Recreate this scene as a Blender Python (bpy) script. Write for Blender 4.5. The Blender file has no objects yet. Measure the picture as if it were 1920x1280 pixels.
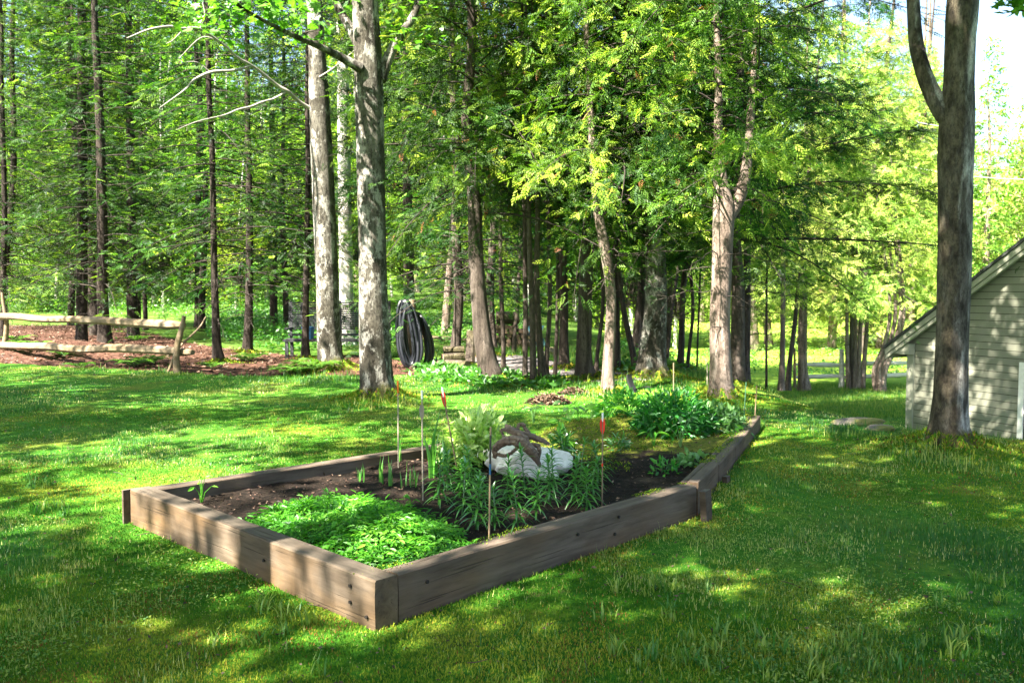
import bpy, math, random
import numpy as np

rng = np.random.default_rng(11)
random.seed(5)
C = bpy.context.scene.collection
R = math.radians

# ------------------------------------------------------------------ camera model (1920 x 1280 pixel space)
F, TH, EYE = 1670.0, R(3.43), 1.6
CT, ST = math.cos(TH), math.sin(TH)


def ray(px, py):
    cx, cz = (px - 960) / F, (640 - py) / F
    return np.array([cx, CT + ST * cz, CT * cz - ST])


def P(px, py, y):
    r = ray(px, py)
    return r * (y / r[1]) + np.array([0, 0, EYE])


def project(p):
    x, y, z = p[..., 0], p[..., 1], p[..., 2] - EYE
    d = y * CT - z * ST
    u = y * ST + z * CT
    return 960 + F * x / d, 640 - F * u / d


def S(a, b, v):
    t = np.clip((np.asarray(v, float) - a) / (b - a), 0, 1)
    return t * t * (3 - 2 * t)


def vnoise(x, y, seed=0):
    x, y = np.asarray(x, float), np.asarray(y, float)
    xi, yi = np.floor(x).astype(np.int64), np.floor(y).astype(np.int64)
    fx, fy = x - xi, y - yi
    fx, fy = fx * fx * (3 - 2 * fx), fy * fy * (3 - 2 * fy)

    def h(i, j):
        n = (i * 374761393 + j * 668265263 + seed * 982451653) & 0x7FFFFFFF
        n = ((n ^ (n >> 13)) * 1274126177) & 0x7FFFFFFF
        return ((n ^ (n >> 16)) & 0xFFFF) / 65535.0
    return (h(xi, yi) * (1 - fx) + h(xi + 1, yi) * fx) * (1 - fy) + (h(xi, yi + 1) * (1 - fx) + h(xi + 1, yi + 1) * fx) * fy


def fbm(x, y, seed=0, n=3):
    a, s, t = 0.0, 1.0, 0.0
    for k in range(n):
        a = a + s * vnoise(np.asarray(x) * 2 ** k, np.asarray(y) * 2 ** k, seed + k)
        t += s
        s *= .5
    return a / t


def inside(px, py, poly):
    px, py = np.asarray(px, float), np.asarray(py, float)
    r = np.zeros(px.shape, bool)
    n = len(poly)
    for i in range(n):
        x0, y0 = poly[i]
        x1, y1 = poly[(i + 1) % n]
        c = (y0 > py) != (y1 > py)
        xx = (x1 - x0) * (py - y0) / ((y1 - y0) if y1 != y0 else 1e-9) + x0
        r ^= c & (px < xx)
    return r


def hz(x, y):
    x, y = np.asarray(x, float), np.asarray(y, float)
    z = -1.1 * S(3.6, 7, x) * S(8.8, 13.5, y) - .65 * S(12, 28, y) * S(1, 7, x)
    z = z + .05 * np.maximum(0, y - 42) * S(4, -6, x) + .16 * np.maximum(0, y - 88) * S(0, 12, x)
    z = z + .38 * np.exp(-((x + 11.5) / 2.6) ** 2 - ((y - 21.3) / 1.3) ** 2)
    z = z + .03 * (fbm(x * .5, y * .5, 3) - .5) * S(2, 6, y)
    for tx, ty, th, tr in ((-1.85, 12.4, .10, .75), (-3.3, 16.6, .14, .9), (4.2, 8.6, .10, .6), (2.9, 12.7, .07, .6), (2.5, 15.3, .10, .8), (-.3, 14.7, .08, .7)):
        z = z + th * np.exp(-((x - tx) ** 2 + (y - ty) ** 2) / tr ** 2)
    return z


def G(px, py):
    r = ray(px, py)
    o = np.array([0, 0, EYE])
    t = 1.5
    while t < 160:
        p = o + r * t
        if p[2] < hz(p[0], p[1]):
            a, b = t - .1, t
            for _ in range(18):
                m = (a + b) / 2
                p = o + r * m
                if p[2] < hz(p[0], p[1]):
                    b = m
                else:
                    a = m
            p = o + r * b
            p[2] = float(hz(p[0], p[1]))
            return p
        t += .1
    return o + r * t


def gp(poly):
    return [tuple(G(*q)[:2]) for q in poly]


# ------------------------------------------------------------------ scene helpers
def tag(o, label=None, cat=None, group=None, kind=None):
    for k, v in (('label', label), ('category', cat), ('group', group), ('kind', kind)):
        if v:
            o[k] = v
    return o


def empty(name, loc, label, cat, group=None, rot=(0, 0, 0), sc=1.0):
    o = bpy.data.objects.new(name, None)
    C.objects.link(o)
    o.location = loc
    o.rotation_euler = rot
    o.scale = (sc, sc, sc)
    o.empty_display_size = .2
    return tag(o, label, cat, group)


def link(name, me, parent=None, loc=(0, 0, 0), rot=(0, 0, 0), sc=(1, 1, 1)):
    o = bpy.data.objects.new(name, me)
    C.objects.link(o)
    o.location = loc
    o.rotation_euler = rot
    o.scale = sc
    if parent is not None:
        o.parent = parent
    return o


class MB:
    """collects vertices, faces, material indices and a tint per vertex"""

    def __init__(s):
        s.v, s.f, s.t, s.n = [], [], [], 0

    def add(s, v, f, mat=0, tint=.5):
        v = np.asarray(v, float).reshape(-1, 3)
        f = np.asarray(f, np.int64)
        s.v.append(v)
        s.t.append(np.broadcast_to(np.asarray(tint, float), (len(v),)).copy())
        s.f.append((f + s.n, mat))
        s.n += len(v)
        return s

    def mesh(s, name, mats, smooth=False):
        me = bpy.data.meshes.new(name)
        v = np.concatenate(s.v)
        me.vertices.add(len(v))
        me.vertices.foreach_set('co', v.astype(np.float32).ravel())
        loops, tot, mi = [], [], []
        for f, m in s.f:
            loops.append(f.ravel())
            tot.append(np.full(len(f), f.shape[1]))
            mi.append(np.full(len(f), m))
        loops, tot, mi = np.concatenate(loops), np.concatenate(tot), np.concatenate(mi)
        me.loops.add(len(loops))
        me.loops.foreach_set('vertex_index', loops.astype(np.int32))
        me.polygons.add(len(tot))
        st = np.concatenate([[0], np.cumsum(tot)[:-1]])
        me.polygons.foreach_set('loop_start', st.astype(np.int32))
        me.polygons.foreach_set('material_index', mi.astype(np.int32))
        me.polygons.foreach_set('use_smooth', np.full(len(tot), bool(smooth)))
        me.update(calc_edges=True)
        a = me.attributes.new('tint', 'FLOAT', 'POINT')
        a.data.foreach_set('value', np.concatenate(s.t).astype(np.float32))
        for m in (mats if isinstance(mats, (list, tuple)) else [mats]):
            me.materials.append(m)
        return me

    def obj(s, name, mats, parent=None, smooth=False, **k):
        return link(name, s.mesh(name, mats, smooth), parent, **k)


def norm(a):
    return a / np.maximum(np.linalg.norm(a, axis=-1, keepdims=True), 1e-9)


def frames(D, N):
    """(n,3,3) with columns side, dir, normal"""
    D = norm(D)
    Sd = norm(np.cross(D, N))
    Nn = np.cross(Sd, D)
    return np.stack([Sd, D, Nn], axis=-1)


def inst(mb, tv, tf, pos, fr, sx, sy=None, sz=None, mat=0, tint=.5):
    tv, tf = np.asarray(tv, float), np.asarray(tf, np.int64)
    n, k = len(pos), len(tv)
    sx = np.broadcast_to(sx, (n,))
    sy = sx if sy is None else np.broadcast_to(sy, (n,))
    sz = sy if sz is None else np.broadcast_to(sz, (n,))
    L = tv[None] * np.stack([sx, sy, sz], -1)[:, None, :]
    V = np.einsum('nij,nkj->nki', fr, L) + np.asarray(pos)[:, None, :]
    Fc = (tf[None] + (np.arange(n) * k)[:, None, None]).reshape(-1, tf.shape[1])
    tint = np.broadcast_to(np.asarray(tint, float), (n,))
    mb.add(V.reshape(-1, 3), Fc, mat, np.repeat(tint, k))


# leaf templates: x side, y length, z up
DIAMOND = ([(0, 0, 0), (-.5, .45, .04), (0, 1, 0), (.5, .45, .04)], [(0, 1, 2, 3)])
OVATE = ([(0, 0, 0), (0, .5, -.05), (0, 1, -.12), (-.42, .3, .06), (-.33, .68, .03), (.42, .3, .06), (.33, .68, .03)],
         [(0, 1, 3, 3), (1, 4, 3, 3), (1, 2, 4, 4), (0, 5, 1, 1), (1, 5, 6, 6), (1, 6, 2, 2)])
OVATE = (OVATE[0], [f[:3] for f in OVATE[1]])
BLADE = ([(-.5, 0, 0), (.5, 0, 0), (-.38, .5, .05), (.38, .5, .05), (0, 1, .3)], [(0, 1, 3), (0, 3, 2), (2, 3, 4)])
LANCE = ([(-.18, 0, 0), (.18, 0, 0), (-.5, .33, .1), (.5, .33, .1), (-.4, .66, .06), (.4, .66, .06), (0, 1, -.16)],
         [(0, 1, 3), (0, 3, 2), (2, 3, 5), (2, 5, 4), (4, 5, 6)])
_mp = [(0, 0), (-.18, .1), (-.5, .12), (-.36, .3), (-.52, .55), (-.2, .5), (-.16, .72), (0, 1), (.16, .72), (.2, .5), (.52, .55), (.36, .3), (.5, .12), (.18, .1)]
MAPLE = ([(0, .35, -.03)] + [(a, b, .05 * abs(a)) for a, b in _mp], [(0, 1 + i, 1 + (i + 1) % 14) for i in range(14)])


def _frond(n, l0, wd, ang):
    v, f = [], []
    for k in range(n):
        y = .05 + .9 * k / n
        sg = 1 if k % 2 else -1
        l = l0 * (1 - .65 * y)
        if k == n - 1:
            sg, l, a = 0, .22, 0
        dx, dy = sg * math.sin(ang) * l, (math.cos(ang) if sg else 1.0) * l
        ex, ey = -dy / l * wd, dx / l * wd
        zz = -.12 * y * y
        o = len(v)
        v += [(0, y, zz), (dx * .5 + ex, y + dy * .5 + ey, zz + .02), (dx, y + dy, zz - .05), (dx * .5 - ex, y + dy * .5 - ey, zz + .02)]
        f.append((o, o + 1, o + 2, o + 3))
    return v, f


FROND = _frond(8, .42, .055, .75)
HFROND = _frond(10, .36, .055, 1.0)


def catmull(pts, per):
    pts = np.asarray(pts, float)
    q = np.vstack([2 * pts[0] - pts[1], pts, 2 * pts[-1] - pts[-2]])
    out = []
    for i in range(1, len(q) - 2):
        t = np.linspace(0, 1, per, endpoint=False)[:, None]
        a, b, c, d = q[i - 1], q[i], q[i + 1], q[i + 2]
        out.append(.5 * (2 * b + (c - a) * t + (2 * a - 5 * b + 4 * c - d) * t * t + (3 * b - a - 3 * c + d) * t ** 3))
    out.append(q[-2][None])
    return np.vstack(out)


def tube(mb, pts, rad, sides=8, mat=0, tint=.5, rough=0.0, seed=0, cap=True, flare=0.0, lobes=5, closed=False, freq=1.3):
    pts, rad = np.asarray(pts, float), np.broadcast_to(rad, (len(pts),))
    n = len(pts)
    if closed:
        T = norm(np.roll(pts, -1, 0) - np.roll(pts, 1, 0))
    else:
        T = norm(np.gradient(pts, axis=0))
    up = np.array([0, 0, 1.0]) if abs(T[0, 2]) < .9 else np.array([0, 1.0, 0])
    a = norm(np.cross(up, T[0]))
    A = []
    for i in range(n):
        a = norm(a - T[i] * np.dot(a, T[i]))
        A.append(a)
    A = np.array(A)
    B = np.cross(T, A)
    th = np.linspace(0, 2 * np.pi, sides, endpoint=False)
    r = rad[:, None] * np.ones(sides)[None]
    if rough:
        s = np.concatenate([[0], np.cumsum(np.linalg.norm(np.diff(pts, axis=0), axis=1))])
        nx = np.cos(th) * 1.7 + 10
        r = r * (1 + rough * (fbm(nx[None] * 1.0 + seed, s[:, None] * freq + np.sin(th)[None] * 1.7, seed, 3) - .5) * 2)
    if flare:
        s = np.concatenate([[0], np.cumsum(np.linalg.norm(np.diff(pts, axis=0), axis=1))])
        r = r * (1 + flare * np.exp(-s / .22)[:, None] * (.55 + .45 * np.cos(th * lobes + seed) + .3 * np.cos(th * 2 + seed * 3))[None])
    V = pts[:, None] + r[..., None] * (np.cos(th)[None, :, None] * A[:, None] + np.sin(th)[None, :, None] * B[:, None])
    V = V.reshape(-1, 3)
    m = n if closed else n - 1
    i, j = np.meshgrid(np.arange(m), np.arange(sides), indexing='ij')
    i2 = (i + 1) % n
    j2 = (j + 1) % sides
    Fq = np.stack([i * sides + j, i * sides + j2, i2 * sides + j2, i2 * sides + j], -1).reshape(-1, 4)
    tt = np.repeat(np.broadcast_to(np.asarray(tint, float), (n,)), sides)
    mb.add(V, Fq, mat, tt)
    if cap and not closed:
        mb.add(V[:sides], [list(range(sides))[::-1]], mat, tt[0])
        mb.add(V[-sides:], [list(range(sides))], mat, tt[-1])


def box(mb, x0, x1, y0, y1, z0, z1, mat=0, tint=.5, ch=0.0):
    v = [(x, y, z) for z in (z0, z1) for y in (y0, y1) for x in (x0, x1)]
    f = [(0, 2, 3, 1), (4, 5, 7, 6), (0, 1, 5, 4), (2, 6, 7, 3), (0, 4, 6, 2), (1, 3, 7, 5)]
    mb.add(v, f, mat, tint)


def timber_mesh(name, L, w, h, mats, seed=0, ch=.008, rough=.003):
    """beam along +x from 0..L, y 0..w, z 0..h, chamfered, slightly warped"""
    n = max(6, int(L / .06))
    xs = np.linspace(0, L, n)
    prof = []
    for (a, b) in [(ch, 0), (w * .5, 0), (w - ch, 0), (w, ch), (w, h * .35), (w, h * .7), (w, h - ch), (w - ch, h), (w * .66, h), (w * .33, h), (ch, h), (0, h - ch), (0, h * .7), (0, h * .35), (0, ch)]:
        prof.append((a, b))
    prof = np.array(prof)
    k = len(prof)
    V = np.zeros((n, k, 3))
    V[..., 0] = xs[:, None]
    V[..., 1] = prof[None, :, 0] + rough * (fbm(xs[:, None] * 2.2, np.arange(k)[None] * 2.3, seed) - .5) * 2 + .006 * (vnoise(xs * .9, xs * 0, seed + 5) - .5)[:, None]
    V[..., 2] = prof[None, :, 1] + rough * (fbm(xs[:, None] * 2.2, np.arange(k)[None] * 2.3, seed + 9) - .5) * 2
    V[0, :, 0] += .004 * rng.random(k)
    i, j = np.meshgrid(np.arange(n - 1), np.arange(k), indexing='ij')
    j2 = (j + 1) % k
    Fq = np.stack([i * k + j, (i + 1) * k + j, (i + 1) * k + j2, i * k + j2], -1).reshape(-1, 4)
    mb = MB()
    mb.add(V.reshape(-1, 3), Fq)
    mb.f.append((np.array([list(range(k))]), 0))
    mb.f.append((np.array([list(range((n - 1) * k, n * k))[::-1]]), 0))
    return mb.mesh(name, mats)


# ------------------------------------------------------------------ materials
def newmat(name):
    m = bpy.data.materials.new(name)
    m.use_nodes = True
    nt = m.node_tree
    nt.nodes.clear()
    return m, nt


def N(nt, typ, **kw):
    n = nt.nodes.new(typ)
    for k, v in kw.items():
        if k.startswith('i_'):
            n.inputs[k[2:]].default_value = v
        else:
            setattr(n, k, v)
    return n


def ramp(nt, fac, stops):
    r = nt.nodes.new('ShaderNodeValToRGB')
    e = r.color_ramp.elements
    while len(e) < len(stops):
        e.new(.5)
    for el, (p, c) in zip(e, stops):
        el.position = p
        el.color = (*c, 1) if len(c) == 3 else c
    nt.links.new(fac, r.inputs[0])
    return r.outputs[0]


def mix(nt, fac, a, b, mode='MIX'):
    m = nt.nodes.new('ShaderNodeMix')
    m.data_type = 'RGBA'
    m.blend_type = mode
    for s, v in ((m.inputs[0], fac), (m.inputs[6], a), (m.inputs[7], b)):
        if hasattr(v, 'links'):
            nt.links.new(v, s)
        elif isinstance(v, (int, float)):
            s.default_value = v
        else:
            s.default_value = (*v, 1)
    return m.outputs[2]


def math_(nt, op, a, b=0.0, clamp=False):
    m = nt.nodes.new('ShaderNodeMath')
    m.operation = op
    m.use_clamp = clamp
    for s, v in ((m.inputs[0], a), (m.inputs[1], b)):
        if hasattr(v, 'links'):
            nt.links.new(v, s)
        else:
            s.default_value = v
    return m.outputs[0]


def noise(nt, scale, detail=4, vec=None, rough=.6, dist=0.0):
    n = N(nt, 'ShaderNodeTexNoise', i_Scale=scale, i_Detail=detail, i_Roughness=rough, i_Distortion=dist)
    if vec is not None:
        nt.links.new(vec, n.inputs['Vector'])
    return n.outputs['Fac']


def coords(nt, scale=(1, 1, 1), kind='Object'):
    t = nt.nodes.new('ShaderNodeTexCoord')
    m = nt.nodes.new('ShaderNodeMapping')
    m.inputs['Scale'].default_value = scale
    nt.links.new(t.outputs[kind], m.inputs[0])
    return m.outputs[0]


def attr(nt, name='tint'):
    a = nt.nodes.new('ShaderNodeAttribute')
    a.attribute_name = name
    return a.outputs['Fac']


def leafmat(name, stops, trans=.4, gloss=.06, rough=.45, tcol=1.5, vary=.0):
    m, nt = newmat(name)
    col = ramp(nt, attr(nt), stops)
    if vary:
        oi = nt.nodes.new('ShaderNodeObjectInfo')
        hs = N(nt, 'ShaderNodeHueSaturation')
        v = math_(nt, 'MULTIPLY_ADD', oi.outputs['Random'], vary)
        nt.nodes[-1].inputs[2].default_value = 1 - vary / 2
        nt.links.new(v, hs.inputs['Value'])
        h = math_(nt, 'MULTIPLY_ADD', oi.outputs['Random'], .05)
        nt.nodes[-1].inputs[2].default_value = .475
        nt.links.new(h, hs.inputs['Hue'])
        nt.links.new(col, hs.inputs['Color'])
        col = hs.outputs[0]
    d = N(nt, 'ShaderNodeBsdfDiffuse')
    t = N(nt, 'ShaderNodeBsdfTranslucent')
    g = N(nt, 'ShaderNodeBsdfGlossy', i_Roughness=rough)
    g.inputs['Color'].default_value = (.9, .95, 1, 1)
    nt.links.new(col, d.inputs['Color'])
    tc = mix(nt, 1.0, col, (1.0 * tcol, 1.15 * tcol, .55 * tcol), 'MULTIPLY')
    nt.links.new(tc, t.inputs['Color'])
    m1 = N(nt, 'ShaderNodeMixShader', i_Fac=trans)
    nt.links.new(d.outputs[0], m1.inputs[1])
    nt.links.new(t.outputs[0], m1.inputs[2])
    m2 = N(nt, 'ShaderNodeMixShader', i_Fac=gloss)
    nt.links.new(m1.outputs[0], m2.inputs[1])
    nt.links.new(g.outputs[0], m2.inputs[2])
    o = N(nt, 'ShaderNodeOutputMaterial')
    nt.links.new(m2.outputs[0], o.inputs[0])
    return m


def surf(nt, col, rough=.85, bump=None, bstr=.4, bdist=.02, spec=.3, metal=0.0):
    p = N(nt, 'ShaderNodeBsdfPrincipled', i_Metallic=metal)
    p.inputs['Specular IOR Level'].default_value = spec
    if hasattr(rough, 'links'):
        nt.links.new(rough, p.inputs['Roughness'])
    else:
        p.inputs['Roughness'].default_value = rough
    if hasattr(col, 'links'):
        nt.links.new(col, p.inputs['Base Color'])
    else:
        p.inputs['Base Color'].default_value = (*col, 1)
    if bump is not None:
        b = N(nt, 'ShaderNodeBump', i_Strength=bstr, i_Distance=bdist)
        nt.links.new(bump, b.inputs['Height'])
        nt.links.new(b.outputs[0], p.inputs['Normal'])
    o = N(nt, 'ShaderNodeOutputMaterial')
    nt.links.new(p.outputs[0], o.inputs[0])


def plain(name, col, rough=.6, var=.25, scale=8, spec=.3, metal=0.0, stretch=(1, 1, 1)):
    m, nt = newmat(name)
    n = noise(nt, scale, 5, coords(nt, stretch))
    c = ramp(nt, n, [(.3, tuple(x * (1 - var) for x in col)), (.7, tuple(min(1, x * (1 + var)) for x in col))])
    surf(nt, c, rough, n, .3, .01, spec, metal)
    return m


def bark(name, stops, scale=4, stretch=(1, 1, .35), moss=0.0, ridge=14, bst=.6, lichen=None, mossh=.5, fine=0.0, side=False):
    m, nt = newmat(name)
    v = coords(nt, stretch)
    n1 = noise(nt, scale, 6, v, .65, .4)
    col = ramp(nt, n1, stops)
    n2 = noise(nt, ridge, 7, coords(nt, (1, 1, .2)), .75)
    col = mix(nt, math_(nt, 'MULTIPLY', ramp(nt, n2, [(.36, (1, 1, 1)), (.5, (0, 0, 0))]), .75), col, tuple(c * .3 for c in stops[0][1]))
    if lichen:
        n3 = noise(nt, 4.2, 7, coords(nt, (1, 1, .55)), .72, .3)
        f3 = ramp(nt, n3, [(.50, (0, 0, 0)), (.56, (1, 1, 1))])
        col = mix(nt, math_(nt, 'MULTIPLY', f3, .9), col, lichen)
        n4 = noise(nt, 22, 6, coords(nt, (1, 1, .7)), .75)
        f4 = ramp(nt, n4, [(.54, (0, 0, 0)), (.62, (1, 1, 1))])
        col = mix(nt, math_(nt, 'MULTIPLY', f4, fine), col, tuple(c * .45 for c in stops[0][1]))
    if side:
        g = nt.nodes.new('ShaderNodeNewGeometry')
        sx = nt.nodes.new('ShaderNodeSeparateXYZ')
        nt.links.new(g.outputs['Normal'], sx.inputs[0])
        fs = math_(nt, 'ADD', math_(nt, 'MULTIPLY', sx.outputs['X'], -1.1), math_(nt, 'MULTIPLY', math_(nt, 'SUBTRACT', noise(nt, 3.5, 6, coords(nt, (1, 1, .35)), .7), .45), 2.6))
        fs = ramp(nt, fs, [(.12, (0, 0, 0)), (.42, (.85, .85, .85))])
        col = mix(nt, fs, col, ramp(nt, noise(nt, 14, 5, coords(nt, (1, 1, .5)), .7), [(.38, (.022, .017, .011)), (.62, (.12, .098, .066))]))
    if moss:
        t = nt.nodes.new('ShaderNodeTexCoord')
        sp = nt.nodes.new('ShaderNodeSeparateXYZ')
        nt.links.new(t.outputs['Object'], sp.inputs[0])
        hgt = math_(nt, 'MULTIPLY_ADD', noise(nt, 3, 4, coords(nt)), mossh * 2.6)
        nt.nodes[-1].inputs[2].default_value = -mossh * .8
        f = math_(nt, 'MULTIPLY', math_(nt, 'SUBTRACT', hgt, sp.outputs['Z'], True), 6, True)
        mc = ramp(nt, noise(nt, 25, 4, coords(nt)), [(.3, (.05, .055, .012)), (.7, (.13, .12, .03))])
        col = mix(nt, math_(nt, 'MULTIPLY', f, moss), col, mc)
    hb = math_(nt, 'ADD', n2, math_(nt, 'MULTIPLY', n1, .6))
    fg = noise(nt, 38, 5, coords(nt, (1, 1, .45)), .8)
    col = mix(nt, math_(nt, 'MULTIPLY', ramp(nt, fg, [(.38, (1, 1, 1)), (.52, (0, 0, 0))]), .6), col, tuple(c * .6 for c in stops[0][1]))
    surf(nt, col, .9, math_(nt, 'ADD', hb, math_(nt, 'MULTIPLY', fg, .5)), min(1.0, bst * 1.3), .04, .2)
    return m


M = {}
M['maple_bark'] = bark('maple_bark', [(.34, (.018, .015, .011)), (.47, (.06, .054, .042)), (.66, (.16, .15, .13))], 3.0, (1, 1, .5), .85, 16, .8, (.31, .30, .275), .4, .9)
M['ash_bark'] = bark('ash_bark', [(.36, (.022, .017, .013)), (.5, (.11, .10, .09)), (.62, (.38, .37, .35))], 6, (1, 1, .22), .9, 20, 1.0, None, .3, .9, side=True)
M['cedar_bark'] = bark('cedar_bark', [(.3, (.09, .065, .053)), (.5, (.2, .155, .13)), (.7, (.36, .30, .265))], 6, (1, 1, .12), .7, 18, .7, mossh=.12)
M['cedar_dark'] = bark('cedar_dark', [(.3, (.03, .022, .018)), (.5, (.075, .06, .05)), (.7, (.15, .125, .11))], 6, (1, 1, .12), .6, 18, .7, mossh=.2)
M['hem_bark'] = bark('hem_bark', [(.3, (.013, .01, .008)), (.5, (.038, .029, .024)), (.7, (.085, .07, .06))], 7, (1, 1, .4), .5, 20, .8, mossh=.15)
M['pale_bark'] = bark('pale_bark', [(.3, (.3, .28, .25)), (.5, (.55, .53, .5)), (.7, (.7, .69, .66))], 5, (1, 1, .6), 0, 14, .4)
M['twig'] = plain('twig', (.03, .024, .02), .9, .4, 20)
M['dead_branch'] = plain('dead_branch', (.26, .245, .225), .9, .3, 12)
M['hem_leaf'] = leafmat('hem_leaf', [(0, (.005, .02, .004)), (.45, (.020, .065, .008)), (.8, (.075, .16, .014)), (1, (.20, .31, .03))], .4, .02, .6, 1.5, .35)  # wide dark-to-bright range paints forest shade and lit sprays into the leaf colour
M['cedar_leaf'] = leafmat('cedar_leaf', [(0, (.005, .03, .004)), (.42, (.022, .09, .006)), (.75, (.10, .22, .014)), (.97, (.28, .40, .04)), (1, (.25, .12, .04))], .4, .02, .6, 1.35, .25)  # deep stops stand for shade, bright ones for sun on the sprays
M['cedar_sun'] = leafmat('cedar_sun', [(0, (.014, .06, .006)), (.5, (.10, .21, .016)), (.97, (.40, .50, .06)), (1, (.25, .12, .04))], .4, .02, .6, 1.4, .1)  # sunlit copy of the cedar foliage, the sun's brightness put into its colour
M['cedar_sunlit'] = leafmat('cedar_sunlit', [(0, (.08, .16, .02)), (.5, (.26, .36, .06)), (.97, (.55, .62, .18)), (1, (.3, .2, .1))], .4, .02, .6, 1.3, .15)  # cedar foliage lightened further so overexposed sunlight is part of its colour
M['broad_leaf'] = leafmat('broad_leaf', [(0, (.02, .07, .008)), (.5, (.16, .29, .02)), (1, (.40, .50, .04))], .48, .02, .6, 1.4, .3)
M['maple_leaf'] = leafmat('maple_leaf', [(0, (.05, .15, .012)), (1, (.1, .24, .02))], .5, .06, .4, 1.4)
M['grass'] = leafmat('grass', [(0, (.014, .085, .014)), (.35, (.052, .175, .02)), (.62, (.23, .30, .045)), (.85, (.45, .44, .12)), (1, (.66, .58, .32))], .4, .03, .5, 1.3)
M['moss'] = leafmat('moss', [(0, (.022, .095, .010)), (.4, (.075, .17, .014)), (.75, (.29, .31, .035)), (.9, (.22, .10, .035)), (1, (.15, .055, .025))], .2, 0.0, .6, 1.1)
M['lily'] = leafmat('lily', [(0, (.022, .12, .014)), (.6, (.05, .21, .018)), (1, (.12, .32, .03))], .35, .10, .32, 1.3)
M['cover'] = leafmat('cover', [(0, (.022, .12, .01)), (.55, (.075, .28, .018)), (1, (.2, .45, .04))], .42, .025, .45, 1.3)
M['palebush'] = leafmat('palebush', [(0, (.14, .32, .03)), (.5, (.36, .55, .10)), (1, (.7, .8, .36))], .35, .06, .38, 1.0)
M['herb'] = leafmat('herb', [(0, (.012, .1, .016)), (.6, (.03, .19, .022)), (1, (.10, .33, .03))], .42, .035, .45, 1.4)
M['greyleaf'] = leafmat('greyleaf', [(0, (.05, .15, .04)), (1, (.19, .36, .11))], .36, .035, .45, 1.2)
M['fern'] = leafmat('fern', [(0, (.035, .12, .012)), (1, (.12, .25, .025))], .45, .04, .5, 1.3)
M['weed'] = leafmat('weed', [(0, (.02, .1, .008)), (.5, (.055, .19, .012)), (1, (.15, .3, .025))], .42, .05, .5, 1.3)


def wood(name, tan, grey, dark, scale=1.0, topgrey=True, knots=True):
    m, nt = newmat(name)
    v = coords(nt, (.9 * scale, 9 * scale, 9 * scale))
    n1 = noise(nt, 2.2, 7, v, .65, .35)
    n2 = noise(nt, 1.1, 4, coords(nt, (1.2, 2.2, 2.2)), .6)
    col = ramp(nt, n1, [(.3, tuple(c * .62 for c in tan)), (.52, tan), (.72, tuple(min(1, c * 1.3) for c in tan))])
    gcol = ramp(nt, n1, [(.3, tuple(c * .55 for c in grey)), (.5, grey), (.7, tuple(min(1, c * 1.35) for c in grey))])
    f = ramp(nt, n2, [(.4, (0, 0, 0)), (.62, (.75, .75, .75))])
    if topgrey:
        g = nt.nodes.new('ShaderNodeNewGeometry')
        sp = nt.nodes.new('ShaderNodeSeparateXYZ')
        nt.links.new(g.outputs['Normal'], sp.inputs[0])
        f = math_(nt, 'MAXIMUM', f, math_(nt, 'MULTIPLY', sp.outputs['Z'], .92, True))
    col = mix(nt, f, col, gcol)
    n3 = noise(nt, 2.0, 3, coords(nt, (.7, 34, 34)), .5)
    cr = ramp(nt, n3, [(.30, (1, 1, 1)), (.37, (0, 0, 0))])
    col = mix(nt, math_(nt, 'MULTIPLY', cr, .7), col, dark)
    st = ramp(nt, noise(nt, 1.7, 4, coords(nt, (1.4, 3, 5)), .6), [(.5, (0, 0, 0)), (.7, (1, 1, 1))])
    col = mix(nt, math_(nt, 'MULTIPLY', st, .45), col, tuple(c * .35 for c in tan))
    if knots:
        vo = N(nt, 'ShaderNodeTexVoronoi', i_Scale=2.6)
        nt.links.new(coords(nt, (.8, 1.6, 1.6)), vo.inputs['Vector'])
        kf = ramp(nt, vo.outputs['Distance'], [(.035, (1, 1, 1)), (.07, (0, 0, 0))])
        col = mix(nt, math_(nt, 'MULTIPLY', kf, .85), col, dark)
    b = math_(nt, 'SUBTRACT', n1, math_(nt, 'MULTIPLY', cr, 1.2))
    surf(nt, col, .85, b, .45, .006, .2)
    return m


M['timber'] = wood('timber', (.105, .068, .042), (.105, .084, .068), (.03, .022, .016))
M['timber_front'] = wood('timber_front', (.112, .07, .035), (.09, .075, .06), (.035, .024, .016))
M['timber_dark'] = wood('timber_dark', (.07, .048, .034), (.1, .085, .07), (.02, .015, .012))
M['rail'] = wood('rail', (.19, .14, .082), (.15, .125, .098), (.04, .03, .02), .5, False, False)
M['greyrail'] = wood('greyrail', (.62, .58, .52), (.6, .58, .54), (.2, .17, .15), .5, False, False)
M['bench'] = wood('bench', (.04, .042, .046), (.062, .066, .075), (.03, .03, .03), 1, False, False)
M['log'] = wood('log', (.2, .13, .085), (.22, .18, .15), (.05, .035, .025), 2, False, False)
M['drift'] = wood('drift', (.13, .085, .06), (.2, .155, .125), (.03, .02, .015), 1.6, True, False)
M['stake'] = plain('stake', (.2, .145, .09), .6, .25, 30)
M['stakepale'] = plain('stakepale', (.26, .225, .18), .6, .2, 30)
M['greenstake'] = plain('greenstake', (.06, .16, .09), .5, .2, 30)
M['red'] = plain('red', (.72, .035, .02), .5, .1, 20)
M['orange'] = plain('orange', (.8, .16, .02), .5, .1, 20)
M['white'] = plain('white', (.75, .75, .72), .5, .08, 20)
M['bluepaint'] = plain('bluepaint', (.02, .09, .2), .5, .1, 20)
M['blackpaint'] = plain('blackpaint', (.02, .02, .022), .4, .2, 10, .5)
M['hose'] = plain('hose', (.012, .014, .02), .38, .3, 6, .5)
M['tarp'] = plain('tarp', (.05, .14, .17), .5, .3, 6)
M['bolt'] = plain('bolt', (.015, .012, .01), .8, .2, 20)
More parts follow.
